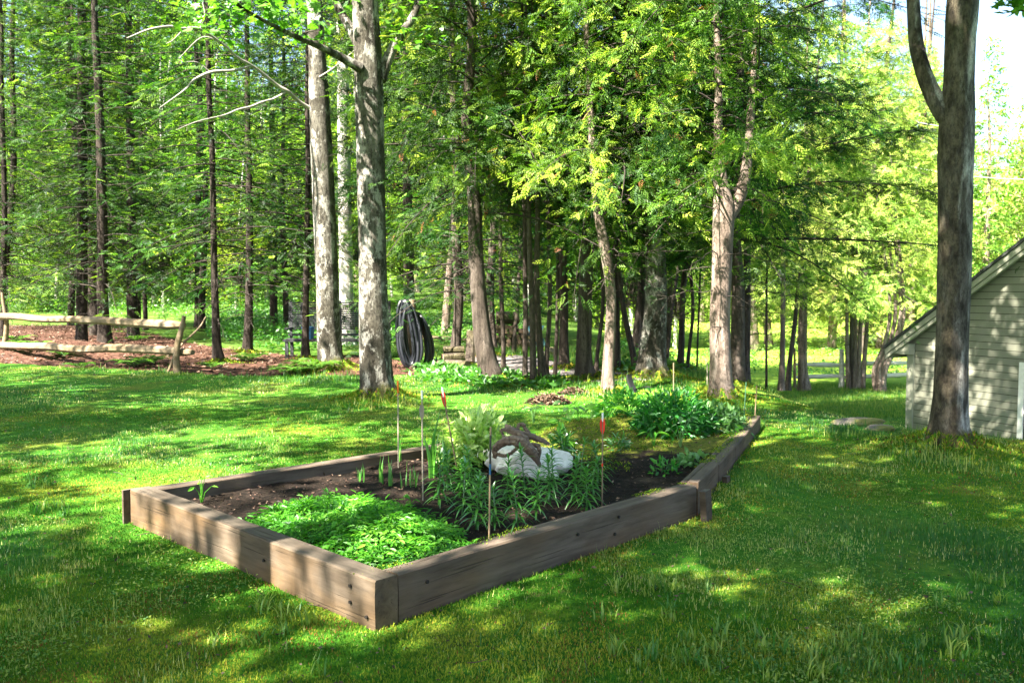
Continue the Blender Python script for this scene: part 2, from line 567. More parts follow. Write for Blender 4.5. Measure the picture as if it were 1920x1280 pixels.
M['wire'] = plain('wire', (.3, .3, .3), .5, .1, 5)
M['bluebucket'] = plain('bluebucket', (.05, .16, .35), .5, .1, 5)
M['trim'] = plain('trim', (.3, .31, .25), .6, .06, 3)
M['roof'] = plain('roof', (.05, .055, .055), .9, .35, 30)


def rockmat():
    m, nt = newmat('white_rock')
    n = noise(nt, 5, 8, coords(nt), .7)
    c = ramp(nt, n, [(.3, (.42, .4, .36)), (.5, (.7, .68, .63)), (.7, (.84, .83, .79))])
    c = mix(nt, ramp(nt, noise(nt, 4, 7, coords(nt), .7), [(.5, (0, 0, 0)), (.72, (.5, .5, .5))]), c, (.36, .34, .27))
    c = mix(nt, ramp(nt, noise(nt, 13, 6, coords(nt), .75), [(.33, (.4, .4, .4)), (.42, (0, 0, 0))]), c, (.25, .24, .2))
    surf(nt, c, .8, n, .6, .03)
    M['rock'] = m
    m, nt = newmat('mossy_rock')
    n = noise(nt, 6, 8, coords(nt), .7)
    c = ramp(nt, n, [(.3, (.07, .06, .05)), (.7, (.24, .22, .2))])
    c = mix(nt, ramp(nt, noise(nt, 3, 5, coords(nt)), [(.42, (0, 0, 0)), (.55, (.9, .9, .9))]), c, (.15, .15, .03))
    surf(nt, c, .9, n, .6, .03)
    M['mossyrock'] = m
    m, nt = newmat('soil')
    n = noise(nt, 26, 8, coords(nt), .75)
    n2 = noise(nt, 2.2, 4, coords(nt), .6)
    c = ramp(nt, n, [(.38, (.006, .0045, .0035)), (.58, (.022, .015, .011)), (.74, (.08, .058, .042))])
    c2 = ramp(nt, n, [(.35, (.03, .02, .014)), (.6, (.1, .07, .05)), (.72, (.26, .2, .15))])
    c = mix(nt, ramp(nt, n2, [(.56, (0, 0, 0)), (.7, (.8, .8, .8))]), c, c2)
    mo = ramp(nt, noise(nt, 20, 5, coords(nt)), [(.3, (.05, .075, .01)), (.7, (.17, .17, .028))])
    a = attr(nt, 'tint')
    f = math_(nt, 'MULTIPLY', math_(nt, 'ADD', a, math_(nt, 'SUBTRACT', noise(nt, 5, 4, coords(nt)), .95)), 5, True)
    c = mix(nt, f, c, mo)
    surf(nt, c, .95, n, .9, .03, .15)
    M['soil'] = m
    m, nt = newmat('litter')
    n = noise(nt, 18, 8, coords(nt), .75)
    c = ramp(nt, n, [(.35, (.03, .018, .012)), (.55, (.10, .06, .04)), (.72, (.24, .16, .11))])
    surf(nt, c, .95, n, .9, .04, .1)
    M['litter'] = m
    M['mound'] = leafmat('mound', [(0, (.018, .012, .008)), (.4, (.05, .032, .02)), (.8, (.14, .09, .06)), (1, (.3, .21, .15))], .1, .02, .6, 1)


rockmat()


def groundmat():
    m, nt = newmat('ground')
    v = coords(nt)
    n1 = noise(nt, .9, 5, v, .6)
    n2 = noise(nt, 14, 6, v, .7)
    lawn = ramp(nt, n2, [(.3, (.014, .07, .006)), (.55, (.04, .14, .009)), (.75, (.14, .21, .022))])
    mossc = ramp(nt, n2, [(.3, (.04, .08, .008)), (.55, (.13, .17, .018)), (.72, (.2, .14, .045))])
    col = mix(nt, ramp(nt, n1, [(.5, (0, 0, 0)), (.66, (1, 1, 1))]), lawn, mossc)
    br = ramp(nt, noise(nt, 1.7, 5, v, .65), [(.62, (0, 0, 0)), (.74, (.8, .8, .8))])
    col = mix(nt, br, col, ramp(nt, n2, [(.3, (.05, .028, .014)), (.7, (.2, .125, .07))]))
    mulch = ramp(nt, noise(nt, 9, 7, v, .75), [(.33, (.018, .009, .006)), (.5, (.06, .03, .021)), (.72, (.16, .09, .065))])
    a1 = math_(nt, 'ADD', attr(nt, 'mulch'), math_(nt, 'MULTIPLY', math_(nt, 'SUBTRACT', noise(nt, 1.6, 5, v), .5), .9))
    col = mix(nt, ramp(nt, a1, [(.42, (0, 0, 0)), (.58, (1, 1, 1))]), col, mulch)
    path = ramp(nt, noise(nt, 16, 6, v, .7), [(.3, (.07, .06, .062)), (.7, (.24, .22, .22))])
    a2 = math_(nt, 'ADD', attr(nt, 'path'), math_(nt, 'MULTIPLY', math_(nt, 'SUBTRACT', noise(nt, 1.6, 5, v), .5), .7))
    col = mix(nt, ramp(nt, a2, [(.42, (0, 0, 0)), (.58, (1, 1, 1))]), col, path)
    fld = ramp(nt, noise(nt, 1.3, 7, v, .7), [(.3, (.14, .27, .03)), (.6, (.26, .38, .05)), (.75, (.4, .47, .11))])
    col = mix(nt, attr(nt, 'field'), col, fld)
    woods = ramp(nt, noise(nt, 1.5, 7, v, .7), [(.35, (.03, .035, .012)), (.5, (.06, .14, .014)), (.7, (.11, .09, .05))])
    col = mix(nt, attr(nt, 'woods'), col, woods)
    surf(nt, col, .95, n2, .8, .03, .1)
    M['ground'] = m


groundmat()

# ------------------------------------------------------------------ layout of the garden bed
TOPZ = .235
pL, pN, pJ = np.array([-2.60, 6.00]), np.array([-.655, 4.10]), np.array([1.285, 6.13])
pS2, pS3, pE = np.array([1.61, 6.87]), np.array([1.955, 7.70]), np.array([2.69, 9.58])
pB = np.array([-.50, 7.93])
BED = [tuple(p) for p in (pL, pN, pJ, pS2, pS3, pE, (2.3, 10.5), (1.2, 10.7), (.2, 10.0), (-.45, 8.3), tuple(pB))]
BACK = np.array([(-.50, 7.93), (-.45, 8.3), (.2, 10.0), (1.2, 10.7), (2.3, 10.5), (2.69, 9.58)])


def segdist(x, y, poly):
    x, y = np.asarray(x, float), np.asarray(y, float)
    poly = np.asarray(poly, float)
    d = np.full(x.shape, 1e9)
    for (a, b) in zip(poly[:-1], poly[1:]):
        ab = b - a
        t = np.clip(((x - a[0]) * ab[0] + (y - a[1]) * ab[1]) / (ab @ ab), 0, 1)
        d = np.minimum(d, np.hypot(x - a[0] - t * ab[0], y - a[1] - t * ab[1]))
    return d


def soilz(x, y):
    x, y = np.asarray(x, float), np.asarray(y, float)
    z = .125 + .06 * S(6.2, 8.6, y) + .05 * (fbm(x * 2.2, y * 2.2, 21) - .5) + .03 * (fbm(x * 9, y * 9, 22) - .5)
    f = S(0, .7, segdist(x, y, BACK))
    return -.04 + (z + .04) * f


def GS(px, py):
    r = ray(px, py)
    z = .14
    for _ in range(5):
        p = np.array([0, 0, EYE]) + r * ((z - EYE) / r[2])
        z = float(soilz(p[0], p[1]))
    p[2] = z
    return p


MULCH = gp([(-300, 606), (210, 610), (380, 648), (560, 668), (690, 664), (800, 686), (800, 704), (640, 706), (420, 704), (330, 697), (0, 681), (-300, 676)])
PATH = gp([(878, 668), (960, 664), (1080, 684), (1215, 694), (1215, 712), (1050, 716), (960, 702), (890, 690)])
EDGE = gp([(-300, 676), (0, 682), (330, 699), (420, 706), (640, 708), (760, 704), (900, 722), (1100, 724), (1230, 720)])


def make_ground():
    xs = np.concatenate([-np.geomspace(160, 14, 26), np.arange(-13.9, 13.9, .11), np.geomspace(14, 160, 26)])
    ys = np.concatenate([np.linspace(-60, 1.5, 20), np.arange(1.8, 30, .11), np.geomspace(30, 260, 60)])
    X, Y = np.meshgrid(xs, ys)
    Z = hz(X, Y)
    near = S(40, 25, Y) * S(25, 15, np.abs(X))
    mul = inside(X, Y, MULCH).astype(float)
    pat = inside(X, Y, PATH).astype(float)
    Z = Z + near * (.022 * (fbm(X * 1.8, Y * 1.8, 31) - .5) + .012 * (fbm(X * 6, Y * 6, 32) - .5)) + mul * .1 * (fbm(X * 2.5, Y * 2.5, 40) - .4)
    # moss bank against the right-hand timbers
    rb = np.array([pJ, pS2, pS3, pE])
    Z = Z + .09 * S(.9, .05, segdist(X, Y, rb)) * S(5.9, 6.6, Y)
    inb = inside(X, Y, BED)
    Z = np.where(inb, np.minimum(Z, -.0), Z)
    ny, nx = X.shape
    V = np.stack([X, Y, Z], -1).reshape(-1, 3)
    i, j = np.meshgrid(np.arange(ny - 1), np.arange(nx - 1), indexing='ij')
    f = np.stack([i * nx + j, i * nx + j + 1, (i + 1) * nx + j + 1, (i + 1) * nx + j], -1).reshape(-1, 4)
    mb = MB()
    mb.add(V, f)
    me = mb.mesh('ground', M['ground'], True)
    fld = S(2, 5, X - .06 * (Y - 28)) * S(29, 34, Y)
    wds = S(17, 24, Y) * S(8, 3, X - .1 * (Y - 20)) * (1 - fld) * (1 - mul) * (1 - pat)
    for nm, a in (('mulch', mul), ('path', pat), ('field', fld), ('woods', wds)):
        at = me.attributes.new(nm, 'FLOAT', 'POINT')
        at.data.foreach_set('value', a.astype(np.float32).ravel())
    tag(link('ground', me), kind='structure')


make_ground()


def make_soil():
    xs, ys = np.arange(-2.7, 2.9, .045), np.arange(4.0, 10.8, .045)
    X, Y = np.meshgrid(xs, ys)
    poly = np.array(BED)
    c = poly.mean(0)
    Z = soilz(X, Y) + .022 * (fbm(X * 16, Y * 16, 23) - .5)
    keep = inside(X, Y, BED)
    edge = np.array([pB, pL, pN, pJ, pS2, pS3, pE])
    keep &= segdist(X, Y, edge) > .02
    ny, nx = X.shape
    V = np.stack([X, Y, Z], -1).reshape(-1, 3)
    i, j = np.meshgrid(np.arange(ny - 1), np.arange(nx - 1), indexing='ij')
    ok = keep[:-1, :-1] & keep[1:, :-1] & keep[:-1, 1:] & keep[1:, 1:]
    f = np.stack([i * nx + j, i * nx + j + 1, (i + 1) * nx + j + 1, (i + 1) * nx + j], -1)[ok]
    mossy = .2 + .6 * S(7.2, 8.0, Y) + .3 * S(1.1, .4, np.hypot(X + 2.0, Y - 6.1)) * 0 + .35 * S(.3, .08, segdist(X, Y, np.array([pN, pJ])))
    mb = MB()
    mb.add(V, f, 0, mossy.ravel())
    tag(mb.obj('soil', M['soil'], None, True), kind='structure')


make_soil()


def make_bed():
    c = np.mean([pL, pN, pJ, pB], 0)
    root = empty('raised_garden_bed', (c[0], c[1], 0), 'weathered brown timber frame of the raised garden bed, moss growing on its rails', 'garden bed')

    def beam(nm, a, b, w, off, z0, h, mat, seed):
        """outer face runs a->b, body lies to the left of a->b (towards the soil)"""
        d = b - a
        L = float(np.hypot(*d))
        n = np.array([-d[1], d[0]]) / L
        o = a + n * off
        me = timber_mesh(nm, L, w, h, mat, seed)
        return link(nm, me, root, (o[0] - c[0], o[1] - c[1], z0), (0, 0, math.atan2(d[1], d[0])))
    u = (pN - pL) / np.hypot(*(pN - pL))
    v = (pJ - pN) / np.hypot(*(pJ - pN))
    beam('timber', pL, pN + u * .02, .135, 0, -.05, TOPZ + .05, M['timber_front'], 3)
    rs = pN + v * .145
    beam('timber', pN + v * .147 + u * .006, pJ + u * .0, .085, 0, -.05, TOPZ + .045, M['timber'], 7)
    beam('timber', rs + u * -.084, pJ - v * .01 + u * -.090, .05, .0, -.05, TOPZ + .035, M['timber'], 11)
    beam('timber', pB, pL - v * 0 + (pB - pL) / np.hypot(*(pB - pL)) * .14, .12, 0, -.05, TOPZ + .045, M['timber'], 15)
    for a, b, s, dz in ((pJ + v * .02, pS2, 19, .01), (pS2, pS3, 23, -.004), (pS3, pE, 27, -.012)):
        w = (b - a) / np.hypot(*(b - a))
        beam('timber', a + w * .006, b - w * .006, .085, 0, -.03, TOPZ + .03 + dz, M['timber'], s)
        beam('timber', a + w * .02, b - w * .01, .05, .09, -.03, TOPZ + .02 + dz, M['timber'], s + 1)
    # posts that brace the joints
    for nm, p, s in (('post', pJ + np.array([.055, -.085]) * 1.0, (.045, .09, .27)), ('post', pS2 + np.array([.06, -.03]), (.04, .06, .2))):
        mb = MB()
        box(mb, -s[0] / 2, s[0] / 2, -s[1] / 2, s[1] / 2, -.06, s[2] - .055)
        link('post', mb.mesh('post', M['timber_dark']), root, (p[0] - c[0], p[1] - c[1], 0), (R(2), R(-3), R(-38)))
    mb = MB()
    box(mb, -.012, .012, -.05, .05, -.06, TOPZ - .004)
    p = pL + np.array([-.012, .014])
    link('post', mb.mesh('post', M['timber_dark']), root, (p[0] - c[0], p[1] - c[1], 0), (0, 0, R(-44)))
    # bolts in the face of the timbers
    fo = np.array([-u[1], u[0]]) * -1
    for t, z in ((2.55, .17), (2.55, .09), (1.75, .12), (2.68, .05)):
        mb = MB()
        q = pL + u * t + fo * .004
        tube(mb, [(0, 0, 0), (fo[0] * .008, fo[1] * .008, 0)], .009, 8)
        mb.obj('bolt', M['bolt'], root, loc=(q[0] - c[0], q[1] - c[1], z))
    fo = np.array([v[1], -v[0]])
    for t, z in ((.33, .15), (1.5, .15), (1.9, .18), (1.86, .08), (.12, .05)):
        mb = MB()
        q = pN + v * t + u * .005 + fo * .002
        tube(mb, [(0, 0, 0), (fo[0] * .008, fo[1] * .008, 0)], .010, 8)
        mb.obj('bolt', M['bolt'], root, loc=(q[0] - c[0], q[1] - c[1], z))


make_bed()

# ------------------------------------------------------------------ trees
def px_line(pts, d, wob=0.0):
    """pixel polyline (px, py, width) at distance d -> world points and radii"""
    W, r = [], []
    for k, q in enumerate(pts):
        p = P(q[0], q[1], d + (q[3] if len(q) > 3 else 0))
        W.append(p)
        r.append(q[2] * (p[1] * CT) / F / 2)
    return np.array(W), np.array(r)


def trunk_mesh(pts, d, mat, base, H=None, rough=.06, flare=.0, sides=18, seed=0, ring=.14, wig=.0):
    W, r = px_line(pts, d)
    r = r * .92
    if H is not None and W[-1, 2] - base[2] < H:
        dv = W[-1] - W[-2]
        dv = dv / max(dv[2], .1)
        dv[:2] = np.clip(dv[:2], -.12, .12)
        extra = H + base[2] - W[-1, 2]
        W = np.vstack([W, W[-1] + dv * extra * .5, W[-1] + dv * extra])
        r = np.concatenate([r, [r[-1] * .6, .012]])
    s = np.concatenate([[0], np.cumsum(np.linalg.norm(np.diff(W, axis=0), axis=1))])
    n = max(8, int(s[-1] / ring))
    t = np.linspace(0, s[-1], n)
    per = 6
    Wc = catmull(W, per)
    rc = np.interp(np.linspace(0, len(r) - 1, len(Wc)), np.arange(len(r)), r)
    sc = np.concatenate([[0], np.cumsum(np.linalg.norm(np.diff(Wc, axis=0), axis=1))])
    t = np.linspace(0, sc[-1], n)
    L = np.stack([np.interp(t, sc, Wc[:, k]) for k in range(3)], -1)
    rr = np.interp(t, sc, rc)
    L[0, 2] -= .12
    if wig:
        L[:, 0] += wig * (vnoise(t * .7, t * 0, seed) - .5)
        L[:, 1] += wig * (vnoise(t * .7, t * 0, seed + 3) - .5)
    mb = MB()
    tube(mb, L - np.asarray(base), rr, sides, 0, .5, rough, seed, True, flare)
    return mb.mesh('trunk', mat, True), L, rr


def conifer_crown(H, z0, Lmax, nb, seed, lw=(.085, .02), droop=.25, up=.05, cedar=False, dead=0, dens=1.0, lean=0.0, zpow=.9, blr=1.0, prof=.7, dmin=.9, mats=None, frond=None):
    g = np.random.default_rng(seed)
    mb = MB()
    Ps, Ds, Ns, Ls, Ts = [], [], [], [], []
    for i in range(nb):
        f = ((i + .5) / nb) ** zpow
        z = z0 + (H - z0) * f
        L = Lmax * (1 - f) ** prof * g.uniform(.4, 1.3) + .2
        den_k = dens * g.choice([.25, .8, 1.2, 1.7])
        tint_k = g.normal(0, .16)
        az = i * 2.39996 + g.uniform(-.5, .5)
        d = np.array([math.cos(az), math.sin(az), 0])
        side = np.array([-d[1], d[0], 0])
        dr, upp = droop * g.uniform(.2, 1.9), up * g.uniform(-1.5, 4)
        s = np.linspace(0, 1, 7)
        bend = side[None] * (g.uniform(-.15, .15) * L * s ** 2)[:, None]
        pts = d[None] * (L * s)[:, None] + bend + np.array([0, 0, 1.0])[None] * (z + L * (upp * s - dr * s ** 2))[:, None]
        tube(mb, pts, np.linspace(.004 + .006 * L, .002, 7), 4, 1, .5, cap=False)
        nbr = int(L * 9 * blr) + 3
        sj = g.uniform(.22 if L > .6 else .05, 1.0, nbr)
        sg = np.where(g.random(nbr) < .5, -1, 1)
        bl = np.clip(.5 * L * (1.1 - .75 * sj), .12, .62) * g.uniform(.6, 1.25, nbr)
        o = np.stack([np.interp(sj, s, pts[:, k]) for k in range(3)], -1)
        ang = g.uniform(.55, 1.15, nbr)
        bd = d[None] * np.cos(ang)[:, None] + side[None] * (sg * np.sin(ang))[:, None]
        dz = g.normal(-.2, .34, nbr) if not cedar else g.normal(-.32, .38, nbr)
        bd = norm(bd + np.array([0, 0, 1.0])[None] * dz[:, None])
        nl = np.maximum(2, (bl / .036 * den_k * (.45 if frond else 1)).astype(int))
        idx = np.repeat(np.arange(nbr), nl)
        q = g.random(len(idx)) ** .85
        pos = o[idx] + bd[idx] * (bl[idx] * q)[:, None]
        pos[:, 2] -= (.10 if not cedar else .22) * bl[idx] * q ** 2
        la = np.where(g.random(len(idx)) < .5, -1, 1) * g.uniform(.5, 1.05, len(idx))
        up3 = np.tile([0, 0, 1.0], (len(idx), 1))
        if cedar:
            tilt = g.normal(0, .75, (nbr, 3))[idx]
            up3 = norm(up3 + tilt)
        sd = norm(np.cross(bd[idx], up3))
        dd = bd[idx] * np.cos(la)[:, None] + sd * np.sin(la)[:, None]
        dd[:, 2] += g.normal(-.08, .15, len(idx)) if not cedar else g.normal(-.15, .3, len(idx))
        Ps.append(pos)
        Ds.append(dd)
        Ns.append(norm(up3 + g.normal(0, (.5 if not cedar else .45), (len(idx), 3))))
        Ls.append(lw[0] * g.uniform(.45, 1.45, len(idx)))
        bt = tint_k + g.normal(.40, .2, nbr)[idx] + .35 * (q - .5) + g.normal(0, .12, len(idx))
        if cedar:
            bt = np.where(g.random(len(idx)) < .012, 1.0, np.clip(bt, 0, .96))
        Ts.append(bt)
    Ps, Ds, Ns, Ls, Ts = (np.concatenate(a) for a in (Ps, Ds, Ns, Ls, Ts))
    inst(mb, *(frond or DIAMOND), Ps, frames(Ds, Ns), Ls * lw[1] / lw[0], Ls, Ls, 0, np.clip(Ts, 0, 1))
    for i in range(dead):
        z = g.uniform(dmin, z0 + 1.5)
        az = g.uniform(0, 6.28)
        L = g.uniform(.3, 1.2) * min(1, Lmax)
        d = np.array([math.cos(az), math.sin(az), 0])
        s = np.linspace(0, 1, 5)
        pts = d[None] * (L * s)[:, None] + np.array([0, 0, 1.0])[None] * (z + L * (g.uniform(-.1, .3) * s - g.uniform(.1, .5) * s ** 2))[:, None] + g.normal(0, .02, (5, 3))
        tube(mb, pts, np.linspace(.009, .003, 5), 4, 1, .5, cap=False)
        for k in range(4):
            a = pts[g.integers(1, 5)]
            b = a + norm(d + g.normal(0, .7, 3)) * g.uniform(.1, .4)
            tube(mb, [a, (a + b) / 2 + g.normal(0, .01, 3), b], [.004, .003, .002], 3, 1, .5, cap=False)
    return mb.mesh('crown', mats or [M['cedar_leaf'] if cedar else M['hem_leaf'], M['twig']])


def clump_crown(rad, nclump, nleaf, seed, leaf=.1, ctr=(0, 0, 0), spread=.5, mat='broad_leaf', templ=DIAMOND, wr=.62, hollow=.55, limbs=True, root=None, flat=.6, skip=(), log=None):
    """broadleaf crown: leaf clumps through an ellipsoid, twigs run to each clump"""
    g = np.random.default_rng(seed)
    mb = MB()
    rad = np.asarray(rad, float)
    ctr = np.asarray(ctr, float)
    v = norm(g.normal(size=(nclump, 3)))
    rr = g.uniform(hollow, 1.05, nclump) ** .8
    cc = ctr + v * rad * rr[:, None]
    root = np.asarray(root if root is not None else ctr - np.array([0, 0, rad[2] * 1.1]), float)
    Ps, Ds, Ns, Ls, Ts = [], [], [], [], []
    for ci, c in enumerate(cc):
        g = np.random.default_rng(seed * 1000 + ci)
        if ci in skip:
            continue
        n = int(nleaf * g.uniform(.5, 1.5))
        if log is not None:
            log.append((ci, n))
        sp = spread * g.uniform(.6, 1.35)
        p = c + g.normal(size=(n, 3)) * sp * np.array([1, 1, flat])
        Ps.append(p)
        dd = norm(p - c + g.normal(0, .5, (n, 3)) * sp)
        dd[:, 2] -= .35
        Ds.append(dd)
        Ns.append(norm(np.array([0, 0, 1.0]) + g.normal(0, .5, (n, 3))))
        Ls.append(leaf * g.uniform(.6, 1.3, n))
        Ts.append(np.clip(g.normal(.5, .13) + g.normal(0, .16, n), 0, 1))
        if limbs:
            m = (root + c) / 2 + g.normal(0, .25, 3) + np.array([0, 0, .3])
            tube(mb, catmull([root, m, c], 4), np.linspace(.018 + .006 * rad[0], .004, 9), 4, 1, .5, cap=False)
            for k in range(3):
                q = c + g.normal(0, sp * .8, 3)
                tube(mb, [c, (c + q) / 2 + g.normal(0, .03, 3), q], [.005, .004, .002], 3, 1, .5, cap=False)
    Ps, Ds, Ns, Ls, Ts = (np.concatenate(a) for a in (Ps, Ds, Ns, Ls, Ts))
    inst(mb, *templ, Ps, frames(Ds, Ns), Ls * wr, Ls, Ls, 0, Ts)
    return mb.mesh('crown', [M[mat], M['twig']])


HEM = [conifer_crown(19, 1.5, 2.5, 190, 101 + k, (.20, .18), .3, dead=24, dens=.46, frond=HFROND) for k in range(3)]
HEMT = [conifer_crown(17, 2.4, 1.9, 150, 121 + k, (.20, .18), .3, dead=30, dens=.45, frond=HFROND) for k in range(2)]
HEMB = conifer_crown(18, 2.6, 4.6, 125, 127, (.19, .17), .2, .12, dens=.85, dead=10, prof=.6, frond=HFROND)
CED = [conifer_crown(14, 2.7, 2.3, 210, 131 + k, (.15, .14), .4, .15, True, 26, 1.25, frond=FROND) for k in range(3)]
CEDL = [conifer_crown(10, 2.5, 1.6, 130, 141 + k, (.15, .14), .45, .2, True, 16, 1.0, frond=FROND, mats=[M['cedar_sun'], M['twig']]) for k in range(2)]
CEDP = [conifer_crown(10, 2.5, 1.7, 130, 145 + k, (.2, .19), .45, .2, True, 16, .8, frond=FROND, mats=[M['cedar_sunlit'], M['twig']]) for k in range(2)]
SPR = [conifer_crown(13, .6, 3.1, 190, 151 + k, (.17, .07), .22, .12, True, 0, .5, blr=.8, prof=1.0, mats=[M['cedar_sunlit'], M['twig']]) for k in range(2)]
SAP = [clump_crown((2.2, 2.2, 4.8), 75, 190, 161 + k, .1, (0, 0, 6.2), .5, limbs=True, root=(0, 0, 3.0), hollow=.15) for k in range(3)]
BRD = [clump_crown((4.2, 4.2, 6.0), 110, 130, 171 + k, .22, (0, 0, 8.0), .8, root=(0, 0, 4.0), hollow=.3) for k in range(2)]
# clumps left out to shape the unseen crowns, so sun lands on chosen spots
GAPS = [(3, 4, 22, 25, 26, 30, 34, 37, 50, 57, 64, 68, 71, 75, 83, 84, 98, 104, 115, 125, 126), (12,), (1, 4, 10, 11, 13, 30, 34, 41, 44, 49, 51, 55, 56, 60, 63, 64, 73, 90, 106, 109, 114, 122, 127), (3, 5, 60, 74, 100, 102, 126), (4, 95, 102), (),
        (16, 18, 22, 24, 25, 33, 36, 40, 49, 60, 63, 64, 73, 74, 84, 85, 92, 96, 98, 99, 100, 101, 103, 108, 113, 114, 115, 120, 121, 122, 124)]
SHLOG = [[] for _ in range(7)]
SHD = [clump_crown((4.7, 4.7, 3.4), 130, 130, 181 + k, .19, (0, 0, 9.0), .37, root=(0, 0, 5.0), hollow=.2, skip=GAPS[k], log=SHLOG[k]) for k in range(7)]


def crown_on(root, me, rotz=0.0, s=1.0, sz=None, lean=(0, 0), loc=(0, 0, 0)):
    return link('crown', me, root, loc, (lean[1], lean[0], rotz), (s, s, sz or s))


BASES = []


def px_tree(name, label, cat, pts, d, bark_, crown=None, H=14, flare=.5, group=None, rough=.06, cs=1.0, csz=None, seed=0, sides=18, wig=0.0, cz=0.0):
    base, _ = px_line(pts[:1], d)
    base = base[0].copy()
    base[2] = float(hz(base[0], base[1]))
    BASES.append((base[0], base[1], pts[0][2] * base[1] / F / 2))
    root = empty(name, base, label, cat, group)
    me, L, rr = trunk_mesh(pts, d, M[bark_], base, H, rough, flare, sides, seed, wig=wig)
    link('trunk', me, root)
    if crown is not None:
        k = min(len(L) - 1, int(len(L) * .55))
        dv = L[k] - L[0]
        crown_on(root, crown, (seed * 1.7) % 6.28, cs, csz, (math.atan2(dv[0], dv[2]), -math.atan2(dv[1], dv[2])), (0, 0, cz))
    return root, base, L


def limb(root, base, name, pts, d, mat, seed=0, sides=10, rough=.06):
    W, r = px_line(pts, d)
    Wc = catmull(W, 7)
    rc = np.interp(np.linspace(0, len(r) - 1, len(Wc)), np.arange(len(r)), r)
    mb = MB()
    tube(mb, Wc - base, rc, sides, 0, .5, rough, seed)
    mb.obj(name, M[mat], root, True)
    return Wc


def leaf_spray(root, base, pts, d, n, leaf, seed, mat='maple_leaf', spread=.22, templ=MAPLE, name='leaves'):
    g = np.random.default_rng(seed)
    W, _ = px_line([(a, b, 1, c) for a, b, c in pts], d)
    i = g.integers(0, len(W), n)
    p = W[i] + g.normal(0, spread, (n, 3)) * np.array([1, 1, .45])
    D = norm(g.normal(0, 1, (n, 3)) * np.array([1, 1, .4]) + np.array([0, 0, -.35]))
    Nn = norm(np.array([0, -.25, 1.0]) + g.normal(0, .35, (n, 3)))
    mb = MB()
    L = leaf * g.uniform(.65, 1.25, n)
    inst(mb, *templ, p - base, frames(D, Nn), L, L, L, 0, g.uniform(0, 1, n))
    for k in range(min(40, n // 6)):
        a = W[g.integers(0, len(W))] - base
        q = a + g.normal(0, spread * .8, 3)
        tube(mb, [a, (a + q) / 2 + g.normal(0, .02, 3), q], [.006, .004, .002], 4, 1, .5, cap=False)
    mb.obj(name, [M[mat], M['twig']], root)


# the big maple behind the bed
r, b, _ = px_tree('maple_tree', 'thick grey maple with pale lichen bark standing just behind the garden bed', 'tree',
                  [(712, 756, 80), (707, 720, 68), (703, 650, 64), (700, 560, 58), (698, 450, 56), (695, 300, 56), (692, 170, 58), (690, 110, 56), (684, 0, 52)], 12.4, 'maple_bark', None, 11, .3, seed=4, sides=36, rough=.035)
limb(r, b, 'branch', [(676, 128, 20), (640, 108, 15, -.15), (600, 88, 12, -.4), (540, 62, 9, -.8), (470, 25, 6, -1.2), (400, -20, 4, -1.6)], 12.2, 'ash_bark')
limb(r, b, 'branch', [(712, 150, 26), (730, 105, 20, .1), (750, 68, 17, .2), (775, 30, 14, .3), (800, -30, 12, .4), (840, -120, 9, .6)], 12.4, 'maple_bark')
limb(r, b, 'branch', [(676, 90, 22), (655, 50, 17, .1), (632, 10, 14, .2), (615, -40, 12, .3)], 12.4, 'maple_bark')
leaf_spray(r, b, [(390, 25, -1.4), (420, 15, -1.4), (455, 20, -1.2), (500, 30, -1), (540, 30, -.8), (470, -10, -1.2), (575, 60, -.5), (430, 55, -1.4), (600, 5, .2), (520, -20, -.6)], 12.2, 330, .13, 3)
leaf_spray(r, b, [(745, 50, .2), (760, 90, .2), (800, 70, .5), (780, 0, .4), (720, 20, .2), (740, -30, .3)], 12.4, 120, .12, 5)
crown_on(r, clump_crown((3.2, 3.2, 2.4), 40, 60, 201, .13, (-.3, 0, 9.5), .45, root=(-.2, 0, 7), hollow=.3, mat='maple_leaf'))

r, b, _ = px_tree('maple_tree', 'second grey maple with mossy foot, behind and left of the thickest maple', 'tree',
                  [(626, 704, 62), (620, 670, 50), (616, 610, 46), (614, 540, 45), (608, 400, 45), (602, 270, 44), (598, 180, 40), (594, 90, 33), (588, 0, 30)], 16.6, 'maple_bark', None, 13, .55, seed=9, sides=30, rough=.04)
limb(r, b, 'dead_branch', [(590, 208, 9), (560, 190, 7, -.2), (540, 172, 7, -.4), (520, 160, 6, -.5), (492, 138, 6, -.7), (470, 122, 5, -.9), (445, 108, 5, -1.1), (420, 85, 5, -1.3), (375, 55, 5.5, -1.6), (345, 54, 5, -1.8), (320, 50, 5, -1.9), (280, 56, 4, -2.1), (238, 72, 2, -2.2)], 16.6, 'dead_branch', 1, 8, .2)
limb(r, b, 'dead_branch', [(470, 124, 5, -.9), (450, 130, 5.5, -1.1), (430, 133, 5.5, -1.2), (395, 136, 5.5, -1.4), (365, 150, 4.5, -1.6), (345, 170, 3.5, -1.7), (300, 202, 1.6, -1.9)], 16.6, 'dead_branch', 2, 8, .2)
limb(r, b, 'dead_branch', [(512, 186, 4, -.4), (490, 192, 4, -.6), (470, 200, 4, -.7), (445, 206, 3.5, -.9), (420, 216, 3, -1), (370, 228, 2, -1.3), (330, 244, 1.2, -1.5)], 16.6, 'dead_branch', 3, 6, .2)
